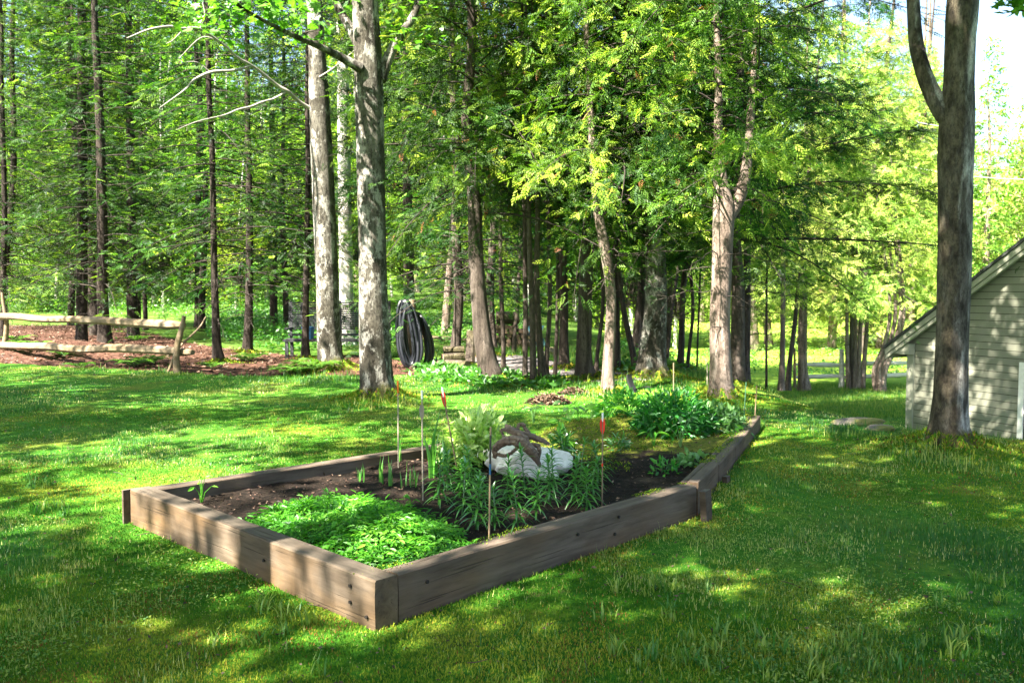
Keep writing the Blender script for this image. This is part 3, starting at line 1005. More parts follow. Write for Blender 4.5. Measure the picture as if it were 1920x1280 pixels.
for q_ in ([(375, 55, 3, -1.6), (384, 30, 2.5, -1.6), (380, 5, 2, -1.6)], [(420, 85, 3, -1.3), (380, 70, 2, -1.5), (335, 110, 1.2, -1.7)], [(540, 172, 4, -.4), (512, 186, 4, -.4)], [(345, 54, 2, -1.8), (325, 75, 1.5, -1.9), (312, 82, 1, -2)], [(395, 136, 2.5, -1.4), (372, 118, 1.6, -1.5), (350, 116, 1, -1.6)], [(590, 150, 4, -.1), (625, 128, 3, -.3), (668, 92, 2, -.5)]):
    limb(r, b, 'dead_branch', q_, 16.6, 'dead_branch', 4, 5, .2)
crown_on(r, clump_crown((3.5, 3.5, 3.0), 44, 60, 203, .13, (0, .6, 11.5), .5, root=(0, 0, 8), hollow=.3, mat='maple_leaf'))

px_tree('maple_tree', 'far pale sunlit trunk glimpsed between the two lichen grey maples', 'tree',
        [(655, 640, 30), (650, 560, 28), (647, 400, 27), (645, 250, 26), (642, 100, 22), (640, 0, 20)], 25, 'pale_bark', SAP[0], 15, .3, seed=2, cz=5)

# the maple by the shingled house
r, b, _ = px_tree('maple_tree', 'grey brown forked maple standing beside the sage green house', 'tree',
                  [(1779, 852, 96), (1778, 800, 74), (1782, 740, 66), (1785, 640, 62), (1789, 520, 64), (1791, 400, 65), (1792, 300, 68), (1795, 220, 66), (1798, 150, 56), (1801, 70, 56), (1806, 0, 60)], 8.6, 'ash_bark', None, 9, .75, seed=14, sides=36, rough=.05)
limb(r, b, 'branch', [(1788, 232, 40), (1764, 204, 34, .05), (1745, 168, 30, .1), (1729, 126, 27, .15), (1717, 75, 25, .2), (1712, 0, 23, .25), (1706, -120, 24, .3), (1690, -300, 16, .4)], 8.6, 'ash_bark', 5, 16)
crown_on(r, clump_crown((3.7, 3.5, 2.8), 105, 110, 205, .15, (-1.2, -.2, 8.2), .42, root=(0, 0, 5.5), hollow=.3, mat='maple_leaf'))
leaf_spray(r, b, [(1895, 8, -.6), (1915, 20, -.6), (1880, -12, -.6), (1925, 0, -.6), (1910, -25, -.5)], 8.4, 60, .11, 9, spread=.09)

# cedars and other trunks behind the bed
CEDG = None
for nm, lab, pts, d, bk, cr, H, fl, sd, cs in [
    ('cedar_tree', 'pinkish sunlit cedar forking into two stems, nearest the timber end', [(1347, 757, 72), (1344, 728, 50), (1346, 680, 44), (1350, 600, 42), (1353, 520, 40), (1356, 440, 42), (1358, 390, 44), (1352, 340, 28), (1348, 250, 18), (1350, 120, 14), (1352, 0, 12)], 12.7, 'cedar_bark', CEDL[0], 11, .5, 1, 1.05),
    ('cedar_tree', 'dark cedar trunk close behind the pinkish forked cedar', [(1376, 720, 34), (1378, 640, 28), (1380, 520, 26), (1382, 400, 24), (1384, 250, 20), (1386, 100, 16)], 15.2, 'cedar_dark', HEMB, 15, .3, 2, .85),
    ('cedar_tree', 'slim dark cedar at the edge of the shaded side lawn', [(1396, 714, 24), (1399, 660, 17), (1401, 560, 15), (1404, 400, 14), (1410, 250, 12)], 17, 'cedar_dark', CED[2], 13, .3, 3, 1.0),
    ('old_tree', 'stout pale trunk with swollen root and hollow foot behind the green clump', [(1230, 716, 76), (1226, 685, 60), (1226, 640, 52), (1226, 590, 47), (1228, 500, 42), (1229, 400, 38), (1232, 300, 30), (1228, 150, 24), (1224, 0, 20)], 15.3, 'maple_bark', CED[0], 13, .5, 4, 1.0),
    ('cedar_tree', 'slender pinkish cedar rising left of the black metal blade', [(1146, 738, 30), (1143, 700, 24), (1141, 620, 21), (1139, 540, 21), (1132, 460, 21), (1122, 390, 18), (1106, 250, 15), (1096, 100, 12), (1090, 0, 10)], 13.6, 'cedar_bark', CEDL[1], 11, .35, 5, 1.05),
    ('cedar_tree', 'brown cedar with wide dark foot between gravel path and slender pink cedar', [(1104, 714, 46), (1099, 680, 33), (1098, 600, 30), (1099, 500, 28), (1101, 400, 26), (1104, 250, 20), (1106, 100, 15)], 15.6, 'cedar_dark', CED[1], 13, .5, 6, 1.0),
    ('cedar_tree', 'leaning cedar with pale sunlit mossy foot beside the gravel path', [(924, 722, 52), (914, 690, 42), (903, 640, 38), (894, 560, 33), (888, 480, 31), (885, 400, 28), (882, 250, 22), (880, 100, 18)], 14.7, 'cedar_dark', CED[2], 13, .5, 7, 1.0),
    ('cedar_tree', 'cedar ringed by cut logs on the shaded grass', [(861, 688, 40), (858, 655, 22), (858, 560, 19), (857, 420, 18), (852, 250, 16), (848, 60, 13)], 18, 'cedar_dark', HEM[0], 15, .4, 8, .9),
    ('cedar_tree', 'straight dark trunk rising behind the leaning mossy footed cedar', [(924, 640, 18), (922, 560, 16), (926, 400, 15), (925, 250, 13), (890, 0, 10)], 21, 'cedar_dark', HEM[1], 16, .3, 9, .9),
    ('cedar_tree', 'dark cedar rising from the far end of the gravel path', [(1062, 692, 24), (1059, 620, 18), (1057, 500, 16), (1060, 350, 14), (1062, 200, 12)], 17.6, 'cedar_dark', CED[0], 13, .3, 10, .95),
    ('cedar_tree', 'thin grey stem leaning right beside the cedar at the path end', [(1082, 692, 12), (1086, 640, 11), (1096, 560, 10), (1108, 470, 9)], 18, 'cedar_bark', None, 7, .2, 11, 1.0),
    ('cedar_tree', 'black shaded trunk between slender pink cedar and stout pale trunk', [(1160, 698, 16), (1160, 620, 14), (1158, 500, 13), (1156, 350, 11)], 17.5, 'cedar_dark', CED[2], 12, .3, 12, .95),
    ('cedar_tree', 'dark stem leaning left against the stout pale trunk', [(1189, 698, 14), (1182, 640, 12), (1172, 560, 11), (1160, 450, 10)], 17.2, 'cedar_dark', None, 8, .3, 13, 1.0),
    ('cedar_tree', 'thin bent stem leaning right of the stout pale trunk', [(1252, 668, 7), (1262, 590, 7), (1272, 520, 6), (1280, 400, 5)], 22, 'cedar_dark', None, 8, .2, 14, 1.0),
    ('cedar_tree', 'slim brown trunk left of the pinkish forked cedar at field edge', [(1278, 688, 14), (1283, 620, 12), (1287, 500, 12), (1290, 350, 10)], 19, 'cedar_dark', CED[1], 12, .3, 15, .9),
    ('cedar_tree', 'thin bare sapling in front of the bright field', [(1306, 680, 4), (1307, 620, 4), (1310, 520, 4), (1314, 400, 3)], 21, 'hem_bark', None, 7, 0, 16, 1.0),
]:
    px_tree(nm, lab, 'tree', pts, d, bk, cr, H, fl, None, .08, cs, None, sd, 20 if d < 16 else 12, .12)
root, b = None, None
for o in C.objects:
    if o.get('label', '').startswith('pinkish sunlit cedar forking'):
        root, b = o, np.array(o.location)
limb(root, b, 'branch', [(1362, 405, 34), (1382, 375, 27, .1), (1396, 335, 22, .15), (1404, 270, 17, .2), (1410, 180, 13, .3), (1416, 60, 9, .4), (1420, -100, 5, .5)], 12.7, 'cedar_bark', 3, 12)

THIN = [(985, 721, 11, 982, 480, 14.8), (1003, 723, 13, 990, 470, 14.6), (1018, 720, 14, 1006, 450, 14.8), (1028, 716, 10, 1030, 430, 15.1)]
for (a, y0, w, c, y1, d), lab in zip(THIN, ('leftmost of four thin cedar stems in a row before the gravel path', 'second from left of four thin cedar stems before the gravel path',
                                            'thickest, third from left of four thin cedar stems before the gravel path', 'rightmost, thin grey one of four cedar stems before the gravel path')):
    px_tree('cedar_tree', lab, 'tree', [(a, y0, w * 1.3), (a - 1, y0 - 40, w), ((a + c) / 2, 600, w * .95), (c, y1, w * .8), (c - 2, 300, w * .6)], d, 'cedar_dark', CEDL[1] if w == 13 else None, 10, .3, 'thin cedar stems before the gravel path', .05, 1, None, int(a) % 17, 10, .06, .8)

for px, pb, w_, top, d, lab in ((948, 700, 9, 940, 17.5, 'thin dark stem just right of the leaning mossy footed cedar'), (1043, 712, 8, 1046, 16.2, 'thin dark stem between the row of four and the cedar at path end'),
                              (1122, 705, 8, 1128, 17.0, 'thin dark stem tucked behind the slender pinkish cedar'), (1207, 700, 9, 1200, 17.8, 'thin dark stem against the left side of the stout pale trunk'),
                              (968, 668, 8, 972, 22.0, 'thin dark stem rising in front of the firewood stack'), (1295, 700, 7, 1292, 18.5, 'thin dark stem in the gap left of the forked cedar')):
    px_tree('cedar_tree', lab, 'tree', [(px, pb, w_ * 1.3), (px + 1, pb - 50, w_), ((px + top) / 2 + 2, 560, w_), (top, 400, w_ * .8), (top + 3, 250, w_ * .6)], d, 'cedar_dark', None, 9, .3, None, .06, 1, None, px % 13, 8, .15)

# tall conifers at the left
LEFT = [
    ('tall brown conifer with pale foot standing right behind the split rail fence', [(197, 648, 30), (195, 600, 23), (192, 500, 21), (190, 400, 20), (187, 250, 17), (182, 120, 15), (178, 0, 12)], 24.5, HEM[0], 18, 1.0),
    ('blackish conifer trunk behind the middle of the split rail fence', [(249, 630, 24), (248, 560, 20), (247, 450, 19), (246, 300, 18), (243, 150, 16), (240, 0, 14)], 28, HEM[1], 19, 1.05),
    ('thin black conifer stem beside the blackish trunk behind the fence', [(272, 612, 9), (271, 520, 8), (268, 400, 8), (265, 250, 7)], 32, HEMT[0], 15, 1.0),
    ('grey conifer with crooked trunk rising from the leaf mulch right of the fence', [(414, 684, 28), (408, 650, 19), (404, 580, 15), (400, 480, 13), (398, 400, 12), (396, 250, 11), (392, 100, 10), (391, 0, 9)], 18.8, HEMT[1], 15, 1.0),
    ('straight brown conifer between crooked grey conifer and grey bench', [(462, 662, 22), (465, 620, 18), (467, 540, 15), (467, 400, 14), (465, 250, 12), (462, 100, 10)], 21.8, HEM[2], 16, .95),
    ('narrow brown conifer standing in front of the grey bench', [(572, 674, 20), (572, 640, 15), (574, 560, 13), (576, 450, 11), (577, 330, 10), (577, 200, 9)], 19.8, HEMT[0], 15, 1.0),
    ('dark thin conifer behind the left post of the split rail fence', [(2, 640, 12), (5, 520, 11), (8, 400, 10), (6, 250, 10), (2, 100, 8)], 25, HEM[2], 17, 1.0),
    ('shaded conifer deeper in the woods left of the tall brown conifer', [(163, 608, 18), (160, 520, 16), (157, 400, 14), (154, 250, 12)], 36, HEM[0], 18, 1.1),
]
for k, (lab, pts, d, cr, H, cs) in enumerate(LEFT):
    px_tree('conifer_tree', lab, 'tree', pts, d, 'hem_bark', cr, H, .45, None, .07, cs, None, 31 + k, 16, .05)

# distant trunks by the right-hand fence
for k, (lab, pts, d, bk, cr, H, cs) in enumerate([
    ('thin bare sapling at the edge of the shaded side lawn', [(1437, 722, 5), (1437, 600, 5), (1438, 480, 4)], 26, 'hem_bark', None, 8, 1.0),
    ('slim brown tree left of the far rail fence', [(1465, 724, 14), (1467, 660, 11), (1468, 580, 10), (1470, 450, 9)], 26.5, 'cedar_bark', CEDP[0], 13, 1.2),
    ('slim dark tree leaning right at the far rail fence', [(1477, 724, 12), (1482, 670, 10), (1491, 600, 9), (1500, 500, 8)], 27, 'cedar_dark', None, 13, 1.0),
    ('rough pale trunk behind the left post of the far rail fence', [(1508, 724, 26), (1505, 690, 19), (1505, 620, 18), (1507, 500, 15)], 29, 'cedar_bark', CEDP[1], 12, 1.3),
]):
    px_tree('cedar_tree', lab, 'tree', pts, d, bk, cr, H, .3, None, .08, cs, None, 51 + k, 12)
for lab, cx, stems, d, sd in (('clump of five cedar stems behind the middle post of the far rail fence', 1603, (-18, -9, -2, 8, 20), 29.5, 3),
                              ('clump of leaning cedar stems behind the far rail fence near the house', 1652, (-16, -6, 4, 10), 29.0, 4)):
    base = P(cx, 722, d)
    base[2] = float(hz(base[0], base[1]))
    root = empty('cedar_clump', base, lab, 'tree')
    for q in stems:
        mb = MB()
        g = np.random.default_rng(int(q + 40))
        x = q * .8 * d / F
        pts = catmull([(x * .8, g.uniform(-.2, .2), -.1), (x, 0, .7), (x * 1.15 + (.35 if sd == 4 else 0), 0, 1.6), (x * 1.3 + (.5 if sd == 4 else 0), 0, 3), (x * 1.5, 0, 6.5)], 6)
        tube(mb, pts, np.linspace(.095, .04, len(pts)), 10, 0, .5, .12, int(q) + 60)
        mb.obj('trunk', M['cedar_bark' if q % 2 == 0 else 'cedar_dark'], root, True)
    crown_on(root, CEDP[sd % 2], sd, 1.5, 1.2)

# ------------------------------------------------------------------ woods further back: individual trees from shared meshes
def straight_trunk(H, r0, seed, mat):
    mb = MB()
    g = np.random.default_rng(seed)
    n = int(H / .5)
    z = np.linspace(-.15, H, n)
    p = np.stack([.25 * (vnoise(z * .25, z * 0, seed) - .5), .25 * (vnoise(z * .25, z * 0, seed + 4) - .5), z], -1)
    p[:, :2] -= p[0, :2]
    tube(mb, p, r0 * (1 - z.clip(0) / H * .88), 10, 0, .5, .08, seed, True, .3)
    return mb.mesh('trunk', M[mat], True)


TRK = {'hem': [straight_trunk(15, .13, 3, 'hem_bark'), straight_trunk(15, .1, 5, 'hem_bark')], 'pale': [straight_trunk(12, .09, 7, 'pale_bark')],
       'ced': [straight_trunk(11, .13, 9, 'cedar_dark'), straight_trunk(11, .12, 10, 'cedar_bark')], 'big': [straight_trunk(11, .2, 12, 'cedar_bark')]}


def wood_tree(name, label, cat, x, y, tk, cr, s, group, lean=0.05, cz=0.0):
    g = rng
    root = empty(name, (x, y, float(hz(x, y))), label, cat, group, (g.normal(0, lean), g.normal(0, lean), g.uniform(0, 6.28)), s)
    tr = TRK[tk]
    link('trunk', tr[int(g.integers(len(tr)))], root)
    link('crown', cr, root, (0, 0, cz), (0, 0, g.uniform(0, 6.28)))
    return root


def jit(n, xr, yr, mind, avoid=None):
    out = []
    for _ in range(n * 40):
        x, y = rng.uniform(*xr), rng.uniform(*yr)
        if avoid and avoid(x, y):
            continue
        if all(math.hypot(x - a, y - b) > mind for a, b in out):
            out.append((x, y))
        if len(out) == n:
            break
    return out


vis = lambda x, y, m=1.5: abs(x) < .585 * y + m
for x, y in jit(15, (-24, -3.5), (26, 38), 2.0, lambda x, y: not vis(x, y) or (-7.6 < x < -4.2 and y < 32)):
    wood_tree('conifer_tree', 'thin shaded conifer deep in the left woods beyond the split rail fence', 'tree', x, y, 'hem', (HEM + HEMT)[int(rng.integers(5))], rng.uniform(.95, 1.45), 'conifers deep in the left woods')
for x, y in jit(25, (-36, 1), (47, 62), 2.5, lambda x, y: not vis(x, y) or (-7 < x < -4.4 and y < 31)):
    wood_tree('young_tree', 'bright yellow green young leafy tree in the sunny woods beyond the fence and bench', 'tree', x, y, 'pale', SAP[int(rng.integers(3))], rng.uniform(.9, 1.6), 'young leafy trees in the left woods', cz=-1.5)
for x, y in jit(6, (-3, 8.5), (22.5, 33), 2.2, lambda x, y: (x > .18 * y + 1.2) or (-2.2 < x < .3 and y < 30)):
    wood_tree('cedar_tree', 'shaded cedar in the thicket behind the gravel path and firewood', 'tree', x, y, 'ced', CED[int(rng.integers(3))], rng.uniform(1.0, 1.5), 'cedars in the thicket behind the path')
for x, y in jit(16, (-1, 10), (47, 62), 2.2):
    wood_tree('young_tree', 'bright leafy young tree far behind the firewood stack', 'tree', x, y, 'pale', SAP[int(rng.integers(3))], rng.uniform(1.1, 1.7), 'young leafy trees far behind the firewood', cz=-1.6)
for x, y in jit(11, (11, 27), (45, 58), 2.6, lambda x, y: not (.26 * y < x < .47 * y)):
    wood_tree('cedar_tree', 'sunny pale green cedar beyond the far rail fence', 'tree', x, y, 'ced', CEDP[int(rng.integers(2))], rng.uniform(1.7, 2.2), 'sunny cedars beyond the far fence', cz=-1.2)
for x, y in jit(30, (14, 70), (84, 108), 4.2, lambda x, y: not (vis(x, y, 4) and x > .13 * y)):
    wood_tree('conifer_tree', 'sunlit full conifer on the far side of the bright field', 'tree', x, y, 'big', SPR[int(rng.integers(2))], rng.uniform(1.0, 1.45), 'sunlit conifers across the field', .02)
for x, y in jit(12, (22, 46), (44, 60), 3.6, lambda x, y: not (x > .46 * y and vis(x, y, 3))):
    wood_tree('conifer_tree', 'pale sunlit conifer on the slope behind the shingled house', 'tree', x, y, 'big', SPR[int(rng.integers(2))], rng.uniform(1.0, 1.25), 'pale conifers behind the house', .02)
for x, y in jit(9, (10, 60), (88, 112), 5, lambda x, y: not vis(x, y, 3)):
    wood_tree('leafy_tree', 'tall airy leafy tree rising over the conifers across the field', 'tree', x, y, 'big', BRD[int(rng.integers(2))], rng.uniform(1.2, 1.7), 'tall leafy trees across the field')
for x, y in jit(7, (-50, 10), (64, 88), 6.5, lambda x, y: not vis(x, y, 3)):
    wood_tree('leafy_tree', 'large bright leafy tree at the back of the left woods', 'tree', x, y, 'big', BRD[int(rng.integers(2))], rng.uniform(1.3, 1.9), 'large leafy trees at the back of the woods')


def distant_woods():
    """one mass of foliage that closes the view behind the countable trees"""
    g = np.random.default_rng(77)
    mb = MB()
    n = 2600
    th = g.uniform(-.62, .62, n)
    d = g.uniform(88, 112, n)
    x, y = d * np.tan(th), d
    h = g.uniform(0, 1, n) ** .8
    top = 11 + 9 * vnoise(x * .09, x * 0 + 3, 5) - 7 * S(24, 50, x)
    c = np.stack([x, y, hz(x, y) + h * top], -1)
    k = 60
    p = np.repeat(c, k, 0) + g.normal(size=(n * k, 3)) * np.array([1.3, 1.3, .8])
    D = norm(g.normal(size=(n * k, 3)) + np.array([0, 0, -.4]))
    Nn = norm(np.array([0, -.4, 1.0]) + g.normal(0, .5, (n * k, 3)))
    L = g.uniform(.25, .55, n * k)
    inst(mb, *DIAMOND, p, frames(D, Nn), L * .6, L, L, 0, np.clip(np.repeat(g.normal(.5, .18, n), k) + g.normal(0, .12, n * k), 0, 1))
    tag(mb.obj('distant_woods', M['broad_leaf']), 'pale green mass of woods closing the view behind all the trees', 'woods', kind='stuff')


distant_woods()

SROT = (2.692, .516, .689, 3.502, 1.181, 3.243, 5.052)
# trees outside the frame whose crowns dapple the garden with shade
for k, (x, y, s, lab) in enumerate([(-5.6, -2.0, 1.0, 'tree behind and left of the viewer shading the garden bed'), (-1.35, -2.8, 1.0, 'tree behind the viewer shading the lawn'),
                                    (-11.9, 3.6, 1.0, 'tree left of the view shading the left lawn'), (-14.0, 8.9, 1.05, 'tree left of the fence shading the lawn edge'),
                                    (-10.8, -4.6, 1.15, 'tall tree far left behind the viewer'), (1.8, -3.8, 1.0, 'tree right behind the viewer shading the right lawn'), (-3.5, 3.0, 1.12, 'unseen tree added close left of the view to shade the forked maple and house')]):  # last tree is added to throw shade on the maple by the house
    root = empty('shade_tree', (x, y, 0), lab, 'tree', None, (0, 0, SROT[k]), s)
    link('trunk', TRK['big'][0], root)
    link('crown', SHD[k], root, (0, 0, 0), (0, 0, 0))


# ------------------------------------------------------------------ undergrowth, ferns
def fern_mesh(seed):
    g = np.random.default_rng(seed)
    mb = MB()
    for k in range(10):
        az = k * .63 + g.uniform(-.2, .2)
        L = g.uniform(.35, .6)
        d = np.array([math.cos(az), math.sin(az), 0])
        s = np.linspace(0, 1, 8)
        pts = d[None] * (L * s)[:, None] + np.array([0, 0, 1.0])[None] * (L * (1.05 * s - .85 * s ** 2))[:, None]
        tube(mb, pts, np.linspace(.004, .0015, 8), 3, 0, .3, cap=False)
        q = np.linspace(.15, .98, 18)
        o = np.stack([np.interp(q, s, pts[:, j]) for j in range(3)], -1)
        sd = np.array([-d[1], d[0], 0])
        for sg in (-1, 1):
            D = norm(sd[None] * sg + d[None] * .45 + np.array([0, 0, -.15]))
            D = np.repeat(D, 18, 0) if len(D) == 1 else D
            pl = L * .26 * np.sin(np.pi * np.clip(q, .12, .97) ** .8) + .02
            inst(mb, *DIAMOND, o, frames(D, np.tile([0, 0, 1.0], (18, 1)) + g.normal(0, .15, (18, 3))), pl * .3, pl, pl, 0, g.uniform(.2, 1, 18))
    return mb.mesh('fern', M['fern'])


FERN = [fern_mesh(s) for s in (1, 2, 3)]
for k, (px, py, s) in enumerate([(120, 668, .9), (60, 652, 1), (250, 688, 1.1), (278, 684, 1), (255, 640, .9), (396, 690, .7), (462, 678, .9), (478, 672, .8), (560, 700, 1.0), (590, 694, 1.1), (540, 702, .9), (320, 664, .8), (30, 640, .8), (150, 690, .7)]):
    p = G(px, py)
    o = link('fern', FERN[k % 3], None, p, (0, 0, k * 1.1), (s, s, s))
    tag(o, 'small bright green fern growing in the leaf mulch along the left lawn edge', 'fern', 'ferns along the mulch edge')


def undergrowth():
    g = np.random.default_rng(91)
    mb = MB()
    zones = [([(380, 600), (400, 640), (540, 665), (690, 655), (760, 650), (760, 600), (560, 585), (420, 585)], 2600, .55, .3),
             ([(-60, 575), (-60, 590), (330, 600), (560, 585), (560, 562), (200, 558)], 2600, .8, .6),
             ([(760, 590), (760, 640), (850, 650), (1000, 620), (1000, 585)], 900, .4, .6),
             ([(780, 680), (800, 712), (900, 725), (1040, 728), (1040, 714), (930, 708), (860, 690)], 600, .12, .35),
             ([(1240, 660), (1240, 700), (1290, 700), (1420, 705), (1420, 660)], 700, .22, .6),
             ([(1380, 640), (1400, 700), (1500, 712), (1700, 712), (1700, 668), (1600, 655)], 600, .22, .62),
             ([(1120, 670), (1120, 700), (1240, 700), (1240, 660)], 500, .3, .4)]
    for poly, n, h, tn in zones:
        wp = gp(poly)
        a = np.array(wp)
        lo, hi = a.min(0), a.max(0)
        pts = g.uniform(lo, hi, (n * 6, 2))
        pts = pts[inside(pts[:, 0], pts[:, 1], wp)][:n]
        m = vnoise(pts[:, 0] * .7, pts[:, 1] * .7, 8)
        pts = pts[m > .3]
        k = 8
        p = np.repeat(np.column_stack([pts, hz(pts[:, 0], pts[:, 1])]), k, 0)
        hh = np.repeat(h * g.uniform(.3, 1.2, len(pts)), k)
        sp = g.normal(0, .14, (len(p), 2))
        p[:, :2] += sp
        p[:, 2] += hh * g.random(len(p)) * .9
        D = norm(np.column_stack([g.normal(0, 1, (len(p), 2)), g.uniform(-.3, .9, len(p))]))
        L = g.uniform(.06, .17, len(p))
        inst(mb, *DIAMOND, p, frames(D, norm(np.array([0, -.1, 1.0]) + g.normal(0, .5, (len(p), 3)))), L * .5, L, L, 0, np.clip(tn + g.normal(0, .2, len(p)), 0, 1))
    tag(mb.obj('undergrowth', M['weed']), 'leafy green undergrowth covering the woodland floor behind the lawn', 'undergrowth', kind='stuff')


undergrowth()

# ------------------------------------------------------------------ plants in the bed
def lily_mesh(seed):
    g = np.random.default_rng(seed)
    H = g.uniform(.30, .42)
    st, lf = MB(), MB()
    z = np.linspace(0, H, 6)
    c = np.stack([.03 * (z / H) ** 2 * g.normal(), .03 * (z / H) ** 2 * g.normal(), z], -1)
    c = np.column_stack([c[:, 0], c[:, 1], z])
    tube(st, c, np.linspace(.006, .004, 6), 6, 0, .3)
    n = 46
    q = np.linspace(.12, 1, n)
    az = np.arange(n) * 2.4 + g.uniform(0, 6)
    L = (.09 + .06 * np.sin(np.pi * q ** .9)) * g.uniform(.8, 1.2, n)
    o = np.stack([np.interp(q * H, z, c[:, k]) for k in range(3)], -1)
    el = .25 + .9 * q ** 3 + g.normal(0, .12, n)
    # two-segment arching leaves
    D = np.stack([np.cos(az) * np.cos(el), np.sin(az) * np.cos(el), np.sin(el)], -1)
    nsg = 5
    for i in range(n):
        t = np.linspace(0, 1, nsg)
        hd = np.array([math.cos(az[i]), math.sin(az[i]), 0])
        dr = .35 + .5 * (1 - q[i])
        p = o[i] + D[i] * (L[i] * t)[:, None] - np.array([0, 0, 1.0]) * (L[i] * dr * t ** 2)[:, None]
        sd = np.array([-hd[1], hd[0], 0])
        w = .0095 * np.array([.45, 1, .95, .6, .02])
        V = np.stack([p - sd * w[:, None] + np.array([0, 0, .003]), p, p + sd * w[:, None] + np.array([0, 0, .003])], 1).reshape(-1, 3)
        f = []
        for a in range(nsg - 1):
            for b in range(2):
                f.append((a * 3 + b, a * 3 + b + 1, a * 3 + b + 4, a * 3 + b + 3))
        lf.add(V, f, 0, g.uniform(.2, .8) + .2 * q[i])
    return st.mesh('stem', M['lily']), lf.mesh('leaves', M['lily'], True)


LIL = [lily_mesh(s) for s in range(5)]
spots = [(822, 948), (866, 968), (893, 992), (928, 988), (972, 994), (1004, 968), (1032, 944), (862, 930), (908, 942), (948, 944), (1040, 918), (1076, 946), (1102, 962), (1112, 930), (1088, 902), (985, 928), (888, 915), (840, 918), (1122, 906), (1058, 880)]
for k, (px, py) in enumerate(spots):
    p = GS(px, py)
    root = empty('lily_plant', p, 'leafy green lily stalk in the dense stand in front of the white rock', 'plant', 'lily stalks before the white rock', (random.uniform(-.12, .12), random.uniform(-.12, .12), k * 1.7), random.uniform(.72, .95))
    link('stem', LIL[k % 5][0], root)
    link('leaves', LIL[k % 5][1], root)


def blades_clump(n, H, w, spread, seed, mat, lean=.12, name='blades'):
    g = np.random.default_rng(seed)
    mb = MB()
    for i in range(n):
        x, y = g.normal(0, spread, 2)
        h = H * g.uniform(.5, 1.05)
        a = g.uniform(0, 6.28)
        t = np.linspace(0, 1, 7)
        ln = g.uniform(0, lean) + .02
        p = np.stack([x + math.cos(a) * h * ln * t ** 2 * 1.5, y + math.sin(a) * h * ln * t ** 2 * 1.5, h * t], -1)
        b = g.uniform(0, 6.28)
        sd = np.array([math.cos(b), math.sin(b), 0])
        ww = w * .5 * np.array([.8, 1, 1, .95, .75, .4, .02])
        nn = np.array([-sd[1], sd[0], 0]) * w * .15
        V = np.stack([p - sd * ww[:, None], p + nn, p + sd * ww[:, None]], 1).reshape(-1, 3)
        f = [(a_ * 3 + b_, a_ * 3 + b_ + 1, a_ * 3 + b_ + 4, a_ * 3 + b_ + 3) for a_ in range(6) for b_ in range(2)]
        mb.add(V, f, 0, g.uniform(.3, 1))
    return mb.mesh(name, M[mat], True)


for lab, px, py, n, H, w, sp, sd in [
    ('tall clump of upright iris blades between the white tipped and red feathered arrows', 808, 896, 8, .50, .026, .03, 1),
    ('second shorter clump of iris blades right beside the tallest one', 832, 888, 8, .30, .022, .03, 2),
    ('sparse young iris shoots nearest the left timber', 676, 902, 5, .17, .012, .015, 3),
    ('pair of young iris shoots at the foot of the orange tipped arrow', 716, 905, 5, .2, .013, .015, 4),
    ('young iris shoots in dark soil between orange tipped and white tipped arrow', 734, 908, 6, .23, .013, .018, 5),
    ('scattered thin iris shoots beside the white tipped arrow', 768, 912, 9, .19, .011, .035, 6),
    ('tall thin iris shoots behind the orange tipped arrow', 749, 868, 4, .24, .014, .012, 7),
]:
    tag(link('iris_plant', blades_clump(n, H, w, sp, sd, 'lily'), None, GS(px, py)), lab, 'plant')


def cover_patch():
    g = np.random.default_rng(41)
    mb = MB()
    poly = [tuple(GS(a, b)[:2]) for a, b in [(462, 982), (530, 952), (610, 940), (690, 940), (750, 950), (820, 976), (868, 1008), (876, 1034), (800, 1064), (710, 1088), (640, 1074), (560, 1046), (500, 1016)]]
    a = np.array(poly)
    pts = g.uniform(a.min(0), a.max(0), (6000, 2))
    ins = inside(pts[:, 0], pts[:, 1], poly)
    pts = pts[ins][:2300]
    d = segdist(pts[:, 0], pts[:, 1], np.vstack([a, a[:1]]))
    dome = S(-.05, .4, d)
    h = (.02 + .075 * dome) * g.uniform(.35, 1.2, len(pts)) * (.7 + .6 * vnoise(pts[:, 0] * 4, pts[:, 1] * 4, 3))
    base = np.column_stack([pts, soilz(pts[:, 0], pts[:, 1]) + h])
    # each: 5 leaflets (two pairs and a tip) along a short rib
    az = g.uniform(0, 6.28, len(base))
    el = g.normal(.05, .3, len(base))
    D = np.stack([np.cos(az) * np.cos(el), np.sin(az) * np.cos(el), np.sin(el)], -1)
    Nn = norm(np.array([0, 0, 1.0]) + g.normal(0, .28, (len(base), 3)))
    fr = frames(D, Nn)
    L = g.uniform(.022, .052, len(base))
    tt = np.clip(g.normal(.5, .22, len(base)) + .3 * (h / .16 - .5), 0, 1)
    for (s, off, ang, sc) in ((0, 1.0, 0, 1.1), (0, .55, 1.05, .85), (0, .55, -1.05, .85), (0, .05, 1.2, .75), (0, .05, -1.2, .75)):
        ca, sa = math.cos(ang), math.sin(ang)
        d2 = fr[:, :, 1] * ca + fr[:, :, 0] * sa
        pos = base + fr[:, :, 1] * (L * off)[:, None] + d2 * (L * .15)[:, None]
        d3 = norm(d2 + np.array([0, 0, -.12]))
        inst(mb, *OVATE, pos, frames(d3, fr[:, :, 2] + g.normal(0, .12, (len(base), 3))), L * sc * .46, L * sc * 1.1, L * sc, 0, np.clip(tt + g.normal(0, .06, len(tt)), 0, 1))
    for i in range(0, len(base), 2):
        q = base[i].copy()
        q[2] -= h[i] + .01
        q[:2] += g.normal(0, .015, 2)
        tube(mb, [q, (q + base[i]) / 2 + g.normal(0, .006, 3), base[i]], .0016, 3, 0, .25, cap=False)
    tag(mb.obj('ground_cover', M['cover']), 'dense low green ground cover filling the near corner of the bed', 'ground cover', kind='stuff')


cover_patch()


